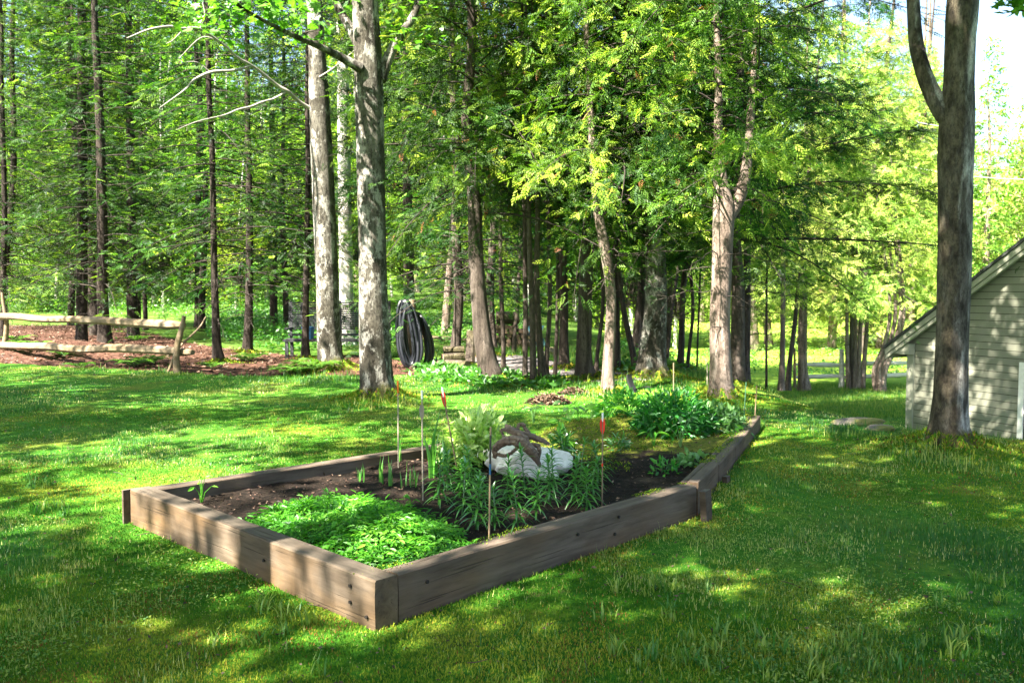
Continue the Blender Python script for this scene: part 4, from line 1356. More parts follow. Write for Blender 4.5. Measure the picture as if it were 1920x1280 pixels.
def leafy_dome(name, label, cat, px, py, rx, ry, h, n, leaf, wr, mat, seed, stems=24, inner=.55, group=None, tb=0.0, parts=('leaves', 'stems')):
    g = np.random.default_rng(seed)
    p0 = GS(px, py)
    root = empty(name, p0, label, cat, group)
    mb, sb = MB(), MB()
    v = norm(g.normal(size=(n, 3)))
    v[:, 2] = np.abs(v[:, 2])
    lump = 1 + .28 * (fbm(v[:, 0] * 2.6 + seed, v[:, 1] * 2.6 + v[:, 2] * 2, seed) - .5) * 2
    p = v * np.array([rx, ry, h]) * (g.uniform(inner, 1.0, n) ** .6 * lump)[:, None]
    D = norm(v * .8 + g.normal(0, .55, (n, 3)) + np.array([0, 0, -.05]))
    Nn = norm(v * .5 + np.array([0, 0, .9]) + g.normal(0, .4, (n, 3)))
    L = leaf * g.uniform(.6, 1.25, n)
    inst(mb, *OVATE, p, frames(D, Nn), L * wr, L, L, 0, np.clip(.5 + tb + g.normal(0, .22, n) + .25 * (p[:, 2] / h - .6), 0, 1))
    mb.obj(parts[0], M[mat], root)
    for k in range(stems):
        a = g.uniform(0, 6.28)
        r = math.sqrt(g.random()) * .85
        q = np.array([rx * r * math.cos(a), ry * r * math.sin(a), h * .75 * math.sqrt(max(.05, 1 - r * r))])
        s = q * np.array([.45, .45, 0]) + np.array([0, 0, -.03])
        tube(sb, [s, (s + q) / 2 + g.normal(0, .015, 3), q], [.004, .0035, .002], 4, 0, .2, cap=False)
    sb.obj(parts[1], M[mat], root)
    return root


leafy_dome('shrub', 'small round shrub with pale cream green leaves, behind the iris clumps', 'shrub', 892, 866, .27, .27, .40, 760, .105, .5, 'palebush', 3, 30, .5, tb=.2)
leafy_dome('herb_clump', 'large dense dark green leafy clump at the far end of the bed', 'plant', 1262, 812, .42, .42, .40, 1500, .085, .42, 'herb', 5, 40, .35)
leafy_dome('herb_clump', 'lower green leafy clump between the large clump and the far timber end', 'plant', 1345, 806, .30, .36, .25, 700, .08, .5, 'greyleaf', 6, 24, .35, tb=-.2)
leafy_dome('herb_clump', 'paler leafy clump just left of the large dark green clump', 'plant', 1165, 776, .34, .3, .26, 420, .09, .45, 'herb', 7, 20, .35, tb=.35)
leafy_dome('herb_clump', 'yellowish lily tuft beside the white rock', 'plant', 1058, 846, .12, .12, .17, 130, .1, .2, 'lily', 8, 8, .2)
leafy_dome('herb_clump', 'grey green lobed plant beside the mossy right timber', 'plant', 1297, 872, .16, .14, .1, 110, .06, .8, 'greyleaf', 9, 10, .4)
leafy_dome('herb_clump', 'tiny green sprig in bare soil in front of the grey green plant', 'plant', 1245, 886, .12, .1, .11, 70, .05, .5, 'herb', 10, 8, .4, tb=.2)
leafy_dome('herb_clump', 'small tuft at the left edge of dark soil by the red ribbed arrow', 'plant', 1160, 842, .1, .1, .14, 80, .07, .25, 'lily', 11, 6, .3)


def stalk_plant(name, label, px, py, H, leaves, leaf, wr, mat, seed, templ=OVATE):
    g = np.random.default_rng(seed)
    root = empty(name, GS(px, py), label, 'plant')
    sb, lb = MB(), MB()
    for k in range(leaves):
        a = k * 2.2 + g.uniform(-.4, .4)
        h = H * g.uniform(.6, 1.1)
        o = np.array([math.cos(a), math.sin(a), 0]) * H * g.uniform(.12, .45) + np.array([0, 0, h])
        tube(sb, [(0, 0, -.02), o * np.array([.35, .35, .6]), o], [.004, .003, .002], 4, 0, .6, cap=False)
        D = norm(np.array([[math.cos(a), math.sin(a), g.uniform(-.6, .3)]]))
        L = leaf * g.uniform(.7, 1.2)
        inst(lb, *templ, o[None], frames(D, norm(np.array([[0, -.5, .8]]) + g.normal(0, .3, (1, 3)))), np.array([L * wr]), np.array([L]), None, 0, g.uniform(.3, 1, 1))
    sb.obj('stem', M[mat], root)
    lb.obj('leaves', M[mat], root)


stalk_plant('seedling', 'single pale seedling by the left timber, beside the ground cover', 378, 940, .16, 5, .06, .5, 'cover', 1)
stalk_plant('broadleaf_plant', 'pale big leaved plant left of the round leaf in mossy soil', 1067, 792, .24, 5, .11, .6, 'greyleaf', 2)
stalk_plant('broadleaf_plant', 'plant with one large round green leaf on mossy ground', 1084, 790, .24, 3, .17, .85, 'cover', 3)
stalk_plant('broadleaf_plant', 'broad leaved plant behind the red ribbed arrow', 1140, 798, .24, 6, .15, .5, 'cover', 4)
stalk_plant('broadleaf_plant', 'low broad leaved plant right of the driftwood on moss', 1050, 812, .14, 6, .11, .45, 'cover', 5)
stalk_plant('broadleaf_plant', 'thin plant with drooping yellowish leaves in front of the dark clump', 1226, 836, .17, 5, .1, .35, 'cover', 6)
stalk_plant('broadleaf_plant', 'pale leaved plant standing in front of the dark green clump', 1276, 838, .26, 6, .09, .6, 'greyleaf', 7)
stalk_plant('broadleaf_plant', 'sprawling pale plant behind the round shrub and driftwood', 1000, 800, .2, 8, .08, .5, 'greyleaf', 8)
stalk_plant('broadleaf_plant', 'broad leaved plant at the left edge of the far mossy bank', 1110, 770, .22, 7, .12, .5, 'greyleaf', 9)
stalk_plant('broadleaf_plant', 'sprout of two leaves near the white tipped arrow foot', 770, 950, .07, 3, .05, .7, 'cover', 10)
stalk_plant('broadleaf_plant', 'green sprout against the far mossy right timber', 1372, 836, .18, 6, .09, .4, 'cover', 12)


# ------------------------------------------------------------------ arrows and stakes used as plant markers
def arrow(label, bot, top, rad, shaft_mat, vane=None, nock=None, bands=(), vane_px=(0, 0), tipcol=None, leanback=0.0):
    """bot, top: pixels; the shaft stands in the soil"""
    b = GS(*bot)
    t = P(top[0], top[1], b[1] + leanback)
    ax = t - b
    L = float(np.linalg.norm(ax))
    ax = ax / L
    root = empty('arrow', b, label, 'arrow', 'arrows stuck in the soil as plant markers')
    mb = MB()
    tube(mb, [-ax * .1, ax * L * .5, ax * L], rad, 8)
    mb.obj('shaft', M[shaft_mat], root, True)
    side = norm(np.cross(ax, [0, 1.0, 0]))
    if vane:
        col, f0, f1 = vane
        vw = .017
        for k in range(3):
            a = R(20 + 120 * k)
            d = side * math.cos(a) + np.cross(ax, side) * math.sin(a)
            m2 = MB()
            z0, z1 = L * f0, L * f1
            prof = [(z0, 0), (z0 + (z1 - z0) * .3, vw * .75), (z0 + (z1 - z0) * .72, vw), (z1 * 1.0, vw * .55), (z1 - .004, 0)]
            nrm = np.cross(d, ax) * .0008
            V = [ax * z + d * (w + rad * .8) + nrm for z, w in prof] + [ax * z + d * (w + rad * .8) - nrm for z, w in prof]
            f3 = [(0, 1, 2), (0, 2, 3), (0, 3, 4), (5, 7, 6), (5, 8, 7), (5, 9, 8)]
            m2.add(V, f3)
            m2.obj('fletching', M[col], root)
    if nock:
        m2 = MB()
        tube(m2, [ax * (L - nock[1]), ax * (L + .01)], rad * 1.35, 8)
        m2.obj('nock', M[nock[0]], root)
    for col, f0, f1 in bands:
        m2 = MB()
        tube(m2, [ax * L * f0, ax * L * f1], rad * 1.12, 8)
        m2.obj('band', M[col], root)


arrow('straight arrow with orange nock, farthest left of the planted arrows', (747, 876), (746, 716), .0052, 'stakepale', None, ('orange', .09))
arrow('bare pale arrow with a grey white feather, standing in front of the iris', (793, 938), (791, 734), .0055, 'stakepale', ('stakepale', .74, .88), ('white', .05))
arrow('tilted arrow with white nock and bright red feathers beside the pale shrub', (857, 880), (829, 728), .006, 'stake', ('red', .76, .95), ('white', .07), leanback=.03)
arrow('brown arrow with blue band closest to the viewer', (917, 1022), (920, 800), .0055, 'stake', None, None, (('bluepaint', .60, .69), ('blackpaint', .69, .93)))
arrow('upright arrow with white nock and dark red feathers right of the lilies', (1129, 950), (1130, 776), .0048, 'stake', ('red', .78, .95), ('white', .05), (('red', .44, .47),))
for lab, bt, tp, mat, r_ in [('tall pale bamboo stake in long grass beside the stout hollow footed trunk', (1263, 738), (1263, 680), 'stake', .009),
                             ('short pale bamboo stake right before the pinkish forked cedar', (1326, 724), (1326, 681), 'stakepale', .009),
                             ('thin green plant stake at the far corner of the bed', (1394, 776), (1399, 716), 'greenstake', .006),
                             ('thin tan stake at the far timber end of the bed', (1414, 780), (1419, 723), 'stake', .006)]:
    b = G(*bt) if bt[1] < 760 else GS(*bt)
    t = P(tp[0], tp[1], b[1])
    mb = MB()
    tube(mb, [np.array([0, 0, -.08]), (t - b) * .5, t - b], r_, 7)
    tag(mb.obj('garden_stake', M[mat], None, True, loc=b), lab, 'stake')


# ------------------------------------------------------------------ rocks, driftwood, metal blade, mound
def rock_mesh(name, rad, seed, mat, cuts=4, amp=.3):
    import bmesh
    bm = bmesh.new()
    bmesh.ops.create_icosphere(bm, subdivisions=cuts, radius=1)
    v = np.array([q.co[:] for q in bm.verts])
    f = np.array([[w.index for w in q.verts] for q in bm.faces])
    bm.free()
    k = 1 + amp * (fbm(v[:, 0] * 1.6 + 9, v[:, 1] * 1.6 + v[:, 2] * 1.1, seed) - .5) * 2 + amp * .25 * (fbm(v[:, 0] * 6, v[:, 2] * 6 + v[:, 1] * 5, seed + 3) - .5)
    # flatten some facets
    g = np.random.default_rng(seed)
    w = v * k[:, None]
    for _ in range(7):
        d = norm(g.normal(size=3))
        e = w @ d
        w = w - d * np.maximum(0, e - .78)[:, None]
    mb = MB()
    mb.add(w * np.asarray(rad), f)
    return mb.mesh(name, M[mat], True)


p = GS(992, 893)
tag(link('rock', rock_mesh('rock', (.32, .22, .17), 4, 'rock', 5, .42), None, (p[0] - .02, p[1] + .1, p[2] + .09), (0, R(4), R(-8))), 'large white rock half hidden behind the lilies, under the driftwood', 'rock')
p = GS(905, 858)
tag(link('rock', rock_mesh('rock', (.13, .1, .09), 8, 'rock'), None, (p[0] + .02, p[1], p[2] + .03), (0, 0, 1)), 'smaller bright white rock beside the pale shrub', 'rock')
for px, py, s, sd, lab in ((1606, 796, (.34, .2, .07), 5, 'flat mossy rock where the lawn drops toward the house'), (1648, 806, (.2, .15, .05), 7, 'smaller flat rock right of the larger flat mossy rock'),
                           ):
    p = G(px, py)
    tag(link('mossy_rock', rock_mesh('mossy_rock', s, sd, 'mossyrock'), None, p + np.array([0, 0, .015]), (0, 0, .3)), lab, 'rock')
p = G(1038, 668)
tag(link('mossy_rock', rock_mesh('mossy_rock', (.3, .25, .22), 9, 'mossyrock'), None, p, (0, 0, .3)), 'dark boulder at the far side of the gravel path', 'rock')
for (px, py, rx, ry, h, n, sd, lab) in ((1028, 756, .30, .24, .10, 1100, 12, 'brown heap of dead leaves in the grass behind the bed'), (1075, 738, .22, .18, .08, 500, 14, 'small low patch of dead leaves behind the larger heap')):
    p = G(px, py)
    g = np.random.default_rng(sd)
    a = g.uniform(0, 6.28, n)
    r = np.sqrt(g.random(n))
    q = np.stack([rx * r * np.cos(a), ry * r * np.sin(a), h * (1 - r ** 2) * (.7 + .6 * fbm(r * np.cos(a) * 2 + 5, r * np.sin(a) * 2, sd)) + .01], -1)
    D = norm(np.column_stack([g.normal(0, 1, (n, 2)), g.normal(-.1, .35, n)]))
    L = g.uniform(.03, .075, n)
    mb = MB()
    inst(mb, *DIAMOND, q, frames(D, norm(np.array([0, 0, 1.0]) + g.normal(0, .5, (n, 3)))), L * .55, L, L, 0, .3 + .7 * g.random(n))
    inst(mb, *DIAMOND, q * np.array([1, 1, .55]), frames(D, norm(np.array([0, 0, 1.0]) + g.normal(0, .5, (n, 3)))), L * .7, L, L, 0, .2 * g.random(n))
    tag(mb.obj('leaf_mound', M['mound'], None, loc=p), lab, 'mound')

# driftwood: weathered snag draped over the white rock
c = GS(985, 893)
c[1] -= .12
dw = MB()


def dpt(px, py, dy=0.0):
    return P(px, py, c[1] + dy) - c


for pts, rr, tn in [
    ([dpt(926, 858, -.02), dpt(932, 838, -.06), dpt(950, 826, -.1), dpt(972, 828, -.12), dpt(990, 842, -.12), dpt(1004, 858, -.1), dpt(1012, 872, -.06)], [.02, .034, .042, .048, .042, .032, .016], .5),
    ([dpt(938, 806, -.04), dpt(956, 806, -.05), dpt(978, 818, -.08), dpt(994, 836, -.1), dpt(1008, 850, -.1)], [.012, .028, .036, .03, .02], .5),
    ([dpt(947, 797, .02), dpt(966, 808, .0), dpt(992, 816, .0), dpt(1014, 824, .02), dpt(1030, 832, .05)], [.018, .03, .034, .03, .016], .5),
    ([dpt(969, 809, .0), dpt(973, 796, .02), dpt(980, 795, .02), dpt(988, 806, .01), dpt(995, 817, 0)], [.018, .017, .016, .018, .02], .5),
    ([dpt(938, 806, -.04), dpt(944, 816, -.05), dpt(948, 826, -.1)], [.01, .014, .02], .5),
    ([dpt(928, 850, -.06), dpt(946, 854, -.1), dpt(962, 846, -.12), dpt(974, 832, -.12)], [.018, .016, .015, .02], .5),
    ([dpt(972, 826, -.1), dpt(984, 834, -.06), dpt(1006, 834, -.05), dpt(1012, 842, -.06), dpt(1010, 860, -.06)], [.03, .03, .024, .022, .018], .5),
]:
    w = catmull(pts, 9)
    w = w + np.random.default_rng(len(w)).normal(0, .003, w.shape)
    tube(dw, w, np.interp(np.linspace(0, len(rr) - 1, len(w)), range(len(rr)), rr) * .78, 14, 0, tn, .34, int(rr[0] * 3000), freq=7)
tag(dw.obj('driftwood', M['drift'], None, False, loc=c), 'twisted brown driftwood root draped over the white rock', 'driftwood')

# black curved metal blade standing beyond the clump
p = G(1188, 744) + np.array([0, 0, .05])
mb = MB()
t = np.linspace(0, 1, 9)
for w_, pts in ((.07, np.stack([-.07 + .10 * t ** 2, 0 * t, .28 - .26 * t], -1)), (.05, np.stack([-.02 + .26 * t, .03 * t, .03 + .07 * np.sin(t * 2.2)], -1))):
    sd = np.array([.75, .6, 0]) * w_ * .75
    V = []
    for q in pts:
        for a in (-1, 1):
            for b in (-1, 1):
                V.append(q + sd * a * .9 + np.array([.011, 0, .006]) * b)
    f = []
    for i in range(8):
        o = i * 4
        f += [(o, o + 1, o + 5, o + 4), (o + 2, o + 6, o + 7, o + 3), (o, o + 4, o + 6, o + 2), (o + 1, o + 3, o + 7, o + 5)]
    f += [(0, 2, 3, 1), (32, 33, 35, 34)]
    mb.add(V, f)
tag(mb.obj('metal_blade', M['blackpaint'], None, False, loc=p), 'black curved metal blade standing in plants behind the dark green clump', 'metal blade')


# ------------------------------------------------------------------ fences
def rail(root, p0, p1, r, mat, seed, name='rail'):
    p0, p1 = np.asarray(p0, float), np.asarray(p1, float)
    d = p1 - p0
    L = float(np.linalg.norm(d))
    n = max(8, int(L / .15))
    s = np.linspace(0, L, n)
    pts = np.stack([s, .05 * (vnoise(s * .8, s * 0, seed) - .5), .05 * (vnoise(s * .8, s * 0, seed + 2) - .5)], -1)
    mb = MB()
    tube(mb, pts, r * np.interp(s, [0, .18, .4, L - .4, L - .18, L], [.55, .85, 1, 1, .85, .55]) * (1 + .18 * (vnoise(s * 1.1, s * 0, seed + 7) - .5)), 7, 0, .5, .22, seed, True)
    rz, ry = math.atan2(d[1], d[0]), -math.asin(d[2] / L)
    return mb.obj(name, M[mat], root, False, loc=p0, rot=(0, ry, rz))


A, B = G(333, 700), G(8, 652)
A0 = A.copy()
root = empty('split_rail_fence', A, 'split rail fence with two pale rough rails at the left woods edge', 'fence')
dA = 16.7
q0 = P(10, 592, B[1])
postL = B
for base, tp, s in ((A, P(340, 592, A[1]), 9), (postL, P(8, 548, postL[1]), 12)):
    mb = MB()
    n = 14
    t = np.linspace(0, 1, n)
    v = tp - base
    pts = (v[None] * t[:, None]) + np.stack([.05 * np.sin(t * 5 + s), 0 * t, -.1 * (1 - t)], -1)
    tube(mb, pts, np.interp(t, [0, .3, .7, 1], [.075, .06, .052, .035]), 8, 0, .5, .25, s)
    mb.obj('post', M['rail'], root, True, loc=base - A)
rail(root, P(-30, 592, B[1] + .3) - A, P(345, 611, A[1] + .05) - A, .08, 'rail', 3)
rail(root, P(-25, 648, B[1] + .2) - A, P(360, 658, A[1] - .05) - A, .085, 'rail', 5)
b, t = P(334, 654, A[1] + .35), P(386, 594, A[1] + .7)
b0 = np.array([b[0], b[1], 0.0]) + (b - t) * .35
b0[2] = 0.02
mb = MB()
tube(mb, catmull([np.zeros(3), (b - b0), (t - b0) * .8 + np.array([0, 0, -.02]), t - b0], 4), np.linspace(.028, .015, 13), 7, 0, .5, .15, 3)
tag(mb.obj('leaning_pole', M['rail'], None, True, loc=b0), 'thin pale pole leaning against the right post of the split rail fence', 'pole')

root = empty('rail_fence', G(1490, 727), 'weathered grey two rail fence across the far end of the side lawn', 'fence')
o = np.array(root.location)
yd = o[1]
for px, y0, y1, r_, mat in ((1490, 727, 652, .05, 'log'), (1578, 727, 655, .10, 'greyrail'), (1706, 724, 658, .07, 'greyrail')):
    base = P(px, y0, yd)
    base[2] = float(hz(base[0], base[1])) - .1
    mb = MB()
    tp = P(px, y1, yd)
    t = np.linspace(0, 1, 8)[:, None]
    tube(mb, base + (tp - base) * t, np.linspace(r_, r_ * .8, 8), 8, 0, .5, .15, int(px))
    mb.obj('post', M[mat], root, True, loc=-o)
for (xa, ya, xb, yb), s in (((1488, 682, 1580, 684), 1), ((1576, 683, 1708, 680), 2), ((1488, 706, 1580, 706), 3), ((1576, 706, 1708, 703), 4)):
    rail(root, P(xa, ya, yd + .06 * (s % 2)) - o, P(xb, yb, yd + .06 * (s % 2)) - o, .075, 'greyrail', s)

# ------------------------------------------------------------------ bench, hose post, firewood
bp = G(612, 668)
by = 20.6
o = np.array([P(637, 600, by)[0], by, float(hz(P(637, 600, by)[0], by))])
root = empty('garden_bench', o, 'grey slatted high backed bench seen from behind between the trunks', 'bench')


def bx(name, x0, x1, y0, y1, z0, z1, mat='bench', rot=(0, 0, 0), n=1):
    mb = MB()
    box(mb, x0, x1, y0, y1, z0, z1)
    return mb.obj(name, M[mat], root, rot=rot)


mb = MB()
za, zb = P(612, 618, by)[2] - o[2], P(612, 566, by)[2] - o[2]
ns = 13
for k in range(ns):
    z = za + (zb - za) * k / ns
    box(mb, -1.18, 1.18, .0 + .01 * (k % 2) * 0, .03, z + .006, z + (zb - za) / ns - .006)
mb.obj('backrest', M['bench'], root)
for x in (-1.14, 0, 1.14):
    bx('back_post', x - .03, x + .03, .032, .07, .3, zb + .03)
bx('seat', -1.2, 1.2, -.5, .02, za - .25, za - .20)
bx('crossbar', -1.2, 1.2, -.02, .02, za - .14, za - .09)
for x in (-1.12, 1.12):
    for y in (-.45, .02):
        bx('leg', x - .035, x + .035, y - .03, y + .028, -.1, za - .252)
    bx('armrest', x - .04, x + .04, -.5, -.002, za + .02, za + .06)
p = G(572, 668)
mb = MB()
tube(mb, [(0, 0, 0), (0, 0, .28)], [.12, .15], 14)
q = P(578, 640, by - .3)
tag(mb.obj('bucket', M['bluebucket'], None, loc=(q[0], q[1], o[2] + za - .198)), 'blue bucket on the grey bench behind the narrow conifer', 'bucket')

hy = 17.6
hb = G(770, 674)
hb = np.array([P(772, 600, hy)[0], hy, float(hz(P(772, 600, hy)[0], hy))])
tag(link('post', (lambda m: (tube(m, [(0, 0, -.2), (0, 0, .8), (.02, 0, 1.36)], [.075, .07, .065], 10, 0, .5, .08, 3), m.mesh('post', M['rail'], True))[1])(MB()), None, hb), 'pale wooden post carrying the black pipe coil', 'post')
mb = MB()
g = np.random.default_rng(5)
for k in range(17):
    t = np.linspace(0, 2 * np.pi, 40, endpoint=False)
    h = .62 * g.uniform(.9, 1.06)
    w = .15 * g.uniform(.7, 1.2)
    ctr = np.array([-.17 + .02 * (k % 8), -.13 - .03 * (k % 4), .70 + g.uniform(-.03, .03)])
    if k > 10:
        ctr = np.array([.04 + .018 * (k - 10), .08 + .02 * (k % 3), .56])
        h *= .85
    pts = ctr + np.stack([w * np.sin(t) * (1 - .25 * np.cos(t)) + .12 * (1 - np.cos(t)) * .5, .05 * np.sin(t * 2 + k), h * np.cos(t)], -1)
    tube(mb, pts, .03, 7, 0, .5, 0, 0, False, 0, 5, True)
tag(mb.obj('pipe_coil', M['hose'], None, True, loc=hb), 'black plastic pipe coil hanging in long loops on the post', 'pipe coil')


def log_mesh(L, r, seed, split):
    mb = MB()
    n = 8
    th = np.linspace(0, 2 * np.pi, 9, endpoint=False)
    rr = r * (1 + .15 * (vnoise(th * 2, th * 0, seed) - .5))
    if split:
        rr = np.where(np.sin(th) < -.2, rr * .55, rr)
    xs = np.linspace(0, L, 5)
    V = np.stack([np.repeat(xs, 9), np.tile(rr * np.cos(th), 5), np.tile(rr * np.sin(th), 5)], -1)
    f = [(a * 9 + b, a * 9 + (b + 1) % 9, (a + 1) * 9 + (b + 1) % 9, (a + 1) * 9 + b) for a in range(4) for b in range(9)]
    mb.add(V, f, 0)
    mb.f.append((np.array([list(range(9))[::-1]]), 1))
    mb.f.append((np.array([list(range(36, 45))]), 1))
    return mb.mesh('firewood', [M['cedar_dark'], M['log']])


LOGS = [log_mesh(.42, .075, k, k % 2 == 0) for k in range(4)]
wy = 24.0
wb = P(948, 660, wy)
gz = float(hz(wb[0], wb[1]))
for row in range(5):
    for k in range(5 - (row > 3)):
        x = wb[0] - .30 + k * .17 + .08 * (row % 2)
        o_ = link('firewood', LOGS[(row * 3 + k) % 4], None, (x, wy + random.uniform(-.05, .05), gz + .07 + row * .125), (random.uniform(0, 6), 0, R(-78 + random.uniform(-8, 8))), (1, 1, 1))
        tag(o_, 'split log in the reddish firewood stack behind the thin cedar stems', 'firewood', 'split logs in the firewood stack')
tag(link('firewood', log_mesh(.62, .17, 9, False), None, (wb[0] - .25, wy - .1, gz + .80), (0, 0, R(4))), 'thick dark round log lying across the top of the firewood stack', 'firewood')
for dx, dz, s, lab in ((.45, .1, 1.3, 'dark log at the lower right end of the firewood stack'), (.6, .28, 1.1, 'upper dark log at the right end of the firewood stack')):
    tag(link('firewood', LOGS[1], None, (wb[0] + dx, wy - .2, gz + dz), (0, 0, R(-60)), (s, s, s)), lab, 'firewood')
mb = MB()
xs, zs = np.meshgrid(np.linspace(0, 1, 14), np.linspace(0, 1, 14))
V = np.stack([.42 * (xs - .5) + .05 * np.sin(zs * 7), -.25 + .1 * np.sin(xs * 9) * (1 - zs) + .22 * zs, .62 * zs - .02], -1).reshape(-1, 3)
f = [(a * 14 + b, a * 14 + b + 1, a * 14 + b + 15, a * 14 + b + 14) for a in range(13) for b in range(13)]
mb.add(V, f)
q = P(1004, 668, wy - .2)
tag(mb.obj('tarp', M['tarp'], None, True, loc=(q[0], q[1], gz)), 'crumpled teal tarp draped at the right end of the firewood stack', 'tarp')
cl = P(858, 680, 17.7)
for k, (dx, dy, z, rz, s, lab) in enumerate([(-.42, -.1, .09, 5, 1.2, 'cut log lying farthest left of the ringed cedar foot'), (-.3, .0, .22, 25, 1.1, 'cut log leaning on top of the logs left of the ringed cedar'),
                                              (-.2, -.18, .1, -40, 1.3, 'cut log lying against the front of the ringed cedar'), (-.3, .2, .36, 10, 1.0, 'uppermost cut log left of the ringed cedar'),
                                              (.25, .05, .12, 80, 1.5, 'upright looking pale log right of the ringed cedar foot')]):
    tag(link('firewood', LOGS[k % 4], None, (cl[0] + dx, 17.7 + dy, z), (0, R(-75) if k == 4 else 0, R(rz)), (s, s, s)), lab, 'firewood')
q = G(808, 634)
for k in range(3):
    mb = MB()
    box(mb, -.75, .75, -.09, .09, 0, .04)
    tag(mb.obj('plank', M['rail'], None, loc=(q[0] + .25 * k, q[1] - .55 * k, q[2] + .03), rot=(R(2), R(1), R(-18 + 4 * k))), 'pale weathered plank lying in the sunny grass beyond the pipe coil', 'plank', 'planks in the grass')


# ------------------------------------------------------------------ the shingled house
def make_house():
    m, nt = newmat('siding')
    br = N(nt, 'ShaderNodeTexBrick', i_Scale=1.0)
    br.inputs['Color1'].default_value = (.20, .207, .165, 1)
    br.inputs['Color2'].default_value = (.215, .222, .178, 1)
    br.inputs['Mortar'].default_value = (.15, .165, .105, 1)
    br.inputs['Mortar Size'].default_value = .0016
    br.inputs['Brick Width'].default_value = .21
    br.inputs['Row Height'].default_value = .11
    tc = nt.nodes.new('ShaderNodeTexCoord')
    sp = nt.nodes.new('ShaderNodeSeparateXYZ')
    cb = nt.nodes.new('ShaderNodeCombineXYZ')
    nt.links.new(tc.outputs['Object'], sp.inputs[0])
    nt.links.new(sp.outputs['X'], cb.inputs['X'])
    nt.links.new(math_(nt, 'ADD', sp.outputs['Z'], 1.1), cb.inputs['Y'])
    nt.links.new(cb.outputs[0], br.inputs['Vector'])
    n = noise(nt, 3, 5, coords(nt, (1, 1, .4)))
    c = mix(nt, .35, br.outputs['Color'], ramp(nt, n, [(.3, (.165, .172, .135)), (.7, (.24, .248, .195))]))
    surf(nt, c, .8, spec=.2)
    M['siding'] = m
    ang = math.atan2(-.925, .38)
    cx, cy = 6.72, 15.0
    root = empty('house', (cx, cy, 0), 'sage green shingled house with pale gable trim at the right edge', 'house', None, (0, 0, ang))
    W, D = 6.4, 7.0
    zb, ze, sl = -1.32, .69, .667
    rz = lambda x: ze + sl * min(x, W - x)
    mb = MB()
    h = .11
    z = zb
    top = ze + sl * W / 2
    while z < top - .02:
        z1 = min(z + h, top)
        xl0, xl1 = max(.0, (z - ze) / sl), max(.0, (z1 - ze) / sl)
        b0, b1 = -.012, -.010
        zz = z + .008
        V = [(xl0, b0, zz), (W - xl0, b0, zz), (W - xl1, b1, z1), (xl1, b1, z1), (xl0, .02, zz), (W - xl0, .02, zz), (W - xl1, .02, z1), (xl1, .02, z1)]
        mb.add(V, [(0, 1, 2, 3), (0, 4, 5, 1), (0, 3, 7, 4), (1, 5, 6, 2)])
        z += h
    mb.obj('gable_wall', M['siding'], root)
    mb = MB()
    V = [(.02, .0, zb), (W - .02, .0, zb), (W - .02, .0, ze - .02), (W / 2, .0, top - .05), (.02, .0, ze - .02)]
    mb.add(V, [(0, 1, 2, 3, 4)])
    mb.obj('backing', M['bolt'], root)
    mb = MB()
    z = zb
    while z < ze - .02:
        z1 = z + h
        V = [(-.004 - .016, .02, z), (-.020, D, z), (-.004, D, z1), (-.004, .02, z1)]
        mb.add(V, [(0, 3, 2, 1)])
        mb.add([(-.02, .02, z), (-.02, D, z), (.01, D, z), (.01, .02, z)], [(0, 1, 2, 3)])
        z += h
    mb.obj('side_wall', M['siding'], root)
    mb = MB()
    box(mb, W - .01, W, .03, D, zb, ze)
    box(mb, 0, W, D - .01, D, zb, ze)
    mb.obj('back_wall', M['siding'], root)
    # corner boards
    mb = MB()
    box(mb, -.03, .11, -.034, .0, zb, ze - .02)
    box(mb, -.034, -.005, -.03, .11, zb, ze - .02)
    mb.obj('corner_board', M['trim'], root)
    # roof slabs
    ov, gb = .34, .22
    for sgn in (1, -1):
        mb = MB()
        x0, x1 = (-ov, W / 2) if sgn == 1 else (W + ov, W / 2)
        z0, z1 = ze - sl * ov + .10, ze + sl * W / 2 + .10
        V = [(x0, -gb - .03, z0), (x1, -gb - .03, z1), (x1, D + gb, z1), (x0, D + gb, z0)]
        V += [(a, b, c_ + .05) for a, b, c_ in V]
        mb.add(V, [(0, 1, 2, 3), (4, 7, 6, 5), (0, 4, 5, 1), (1, 5, 6, 2), (2, 6, 7, 3), (3, 7, 4, 0)])
        mb.obj('roof', M['roof'], root)
        # rake board with a lower moulding
        for (ya, yb, lo, hi) in ((-gb, -gb + .025, -.10, .0), (-gb + .02, -gb + .05, -.175, -.105)):
            mb = MB()
            V = [(x0, ya, z0 + lo), (x1, ya, z1 + lo), (x1, ya, z1 + hi - .004), (x0, ya, z0 + hi - .004)]
            V += [(a, yb, c_) for a, b, c_ in V]
            mb.add(V, [(0, 1, 2, 3), (4, 7, 6, 5), (0, 4, 5, 1), (1, 5, 6, 2), (2, 6, 7, 3), (3, 7, 4, 0)])
            mb.obj('rake_board', M['trim'], root)
        mb = MB()
        V = [(x0, -gb + .05, z0 - .11), (x1, -gb + .05, z1 - .11), (x1, -.025, z1 - .11), (x0, -.025, z0 - .11)]
        mb.add(V, [(0, 1, 2, 3)])
        mb.obj('soffit', M['trim'], root)
    # eave return at the corner, eave fascia
    mb = MB()
    box(mb, -ov + .03, .13, -gb + .055, -.036, ze - .20, ze - .02)
    mb.obj('eave_return', M['trim'], root)
    mb = MB()
    box(mb, -ov, -ov + .025, -gb + .06, D + gb, ze - sl * ov - .06, ze - sl * ov + .095)
    mb.obj('fascia', M['trim'], root)
    # window just entering the view
    x0 = 2.16
    w0, w1, z0, z1 = x0, x0 + 1.0, -.86, .42
    mb = MB()
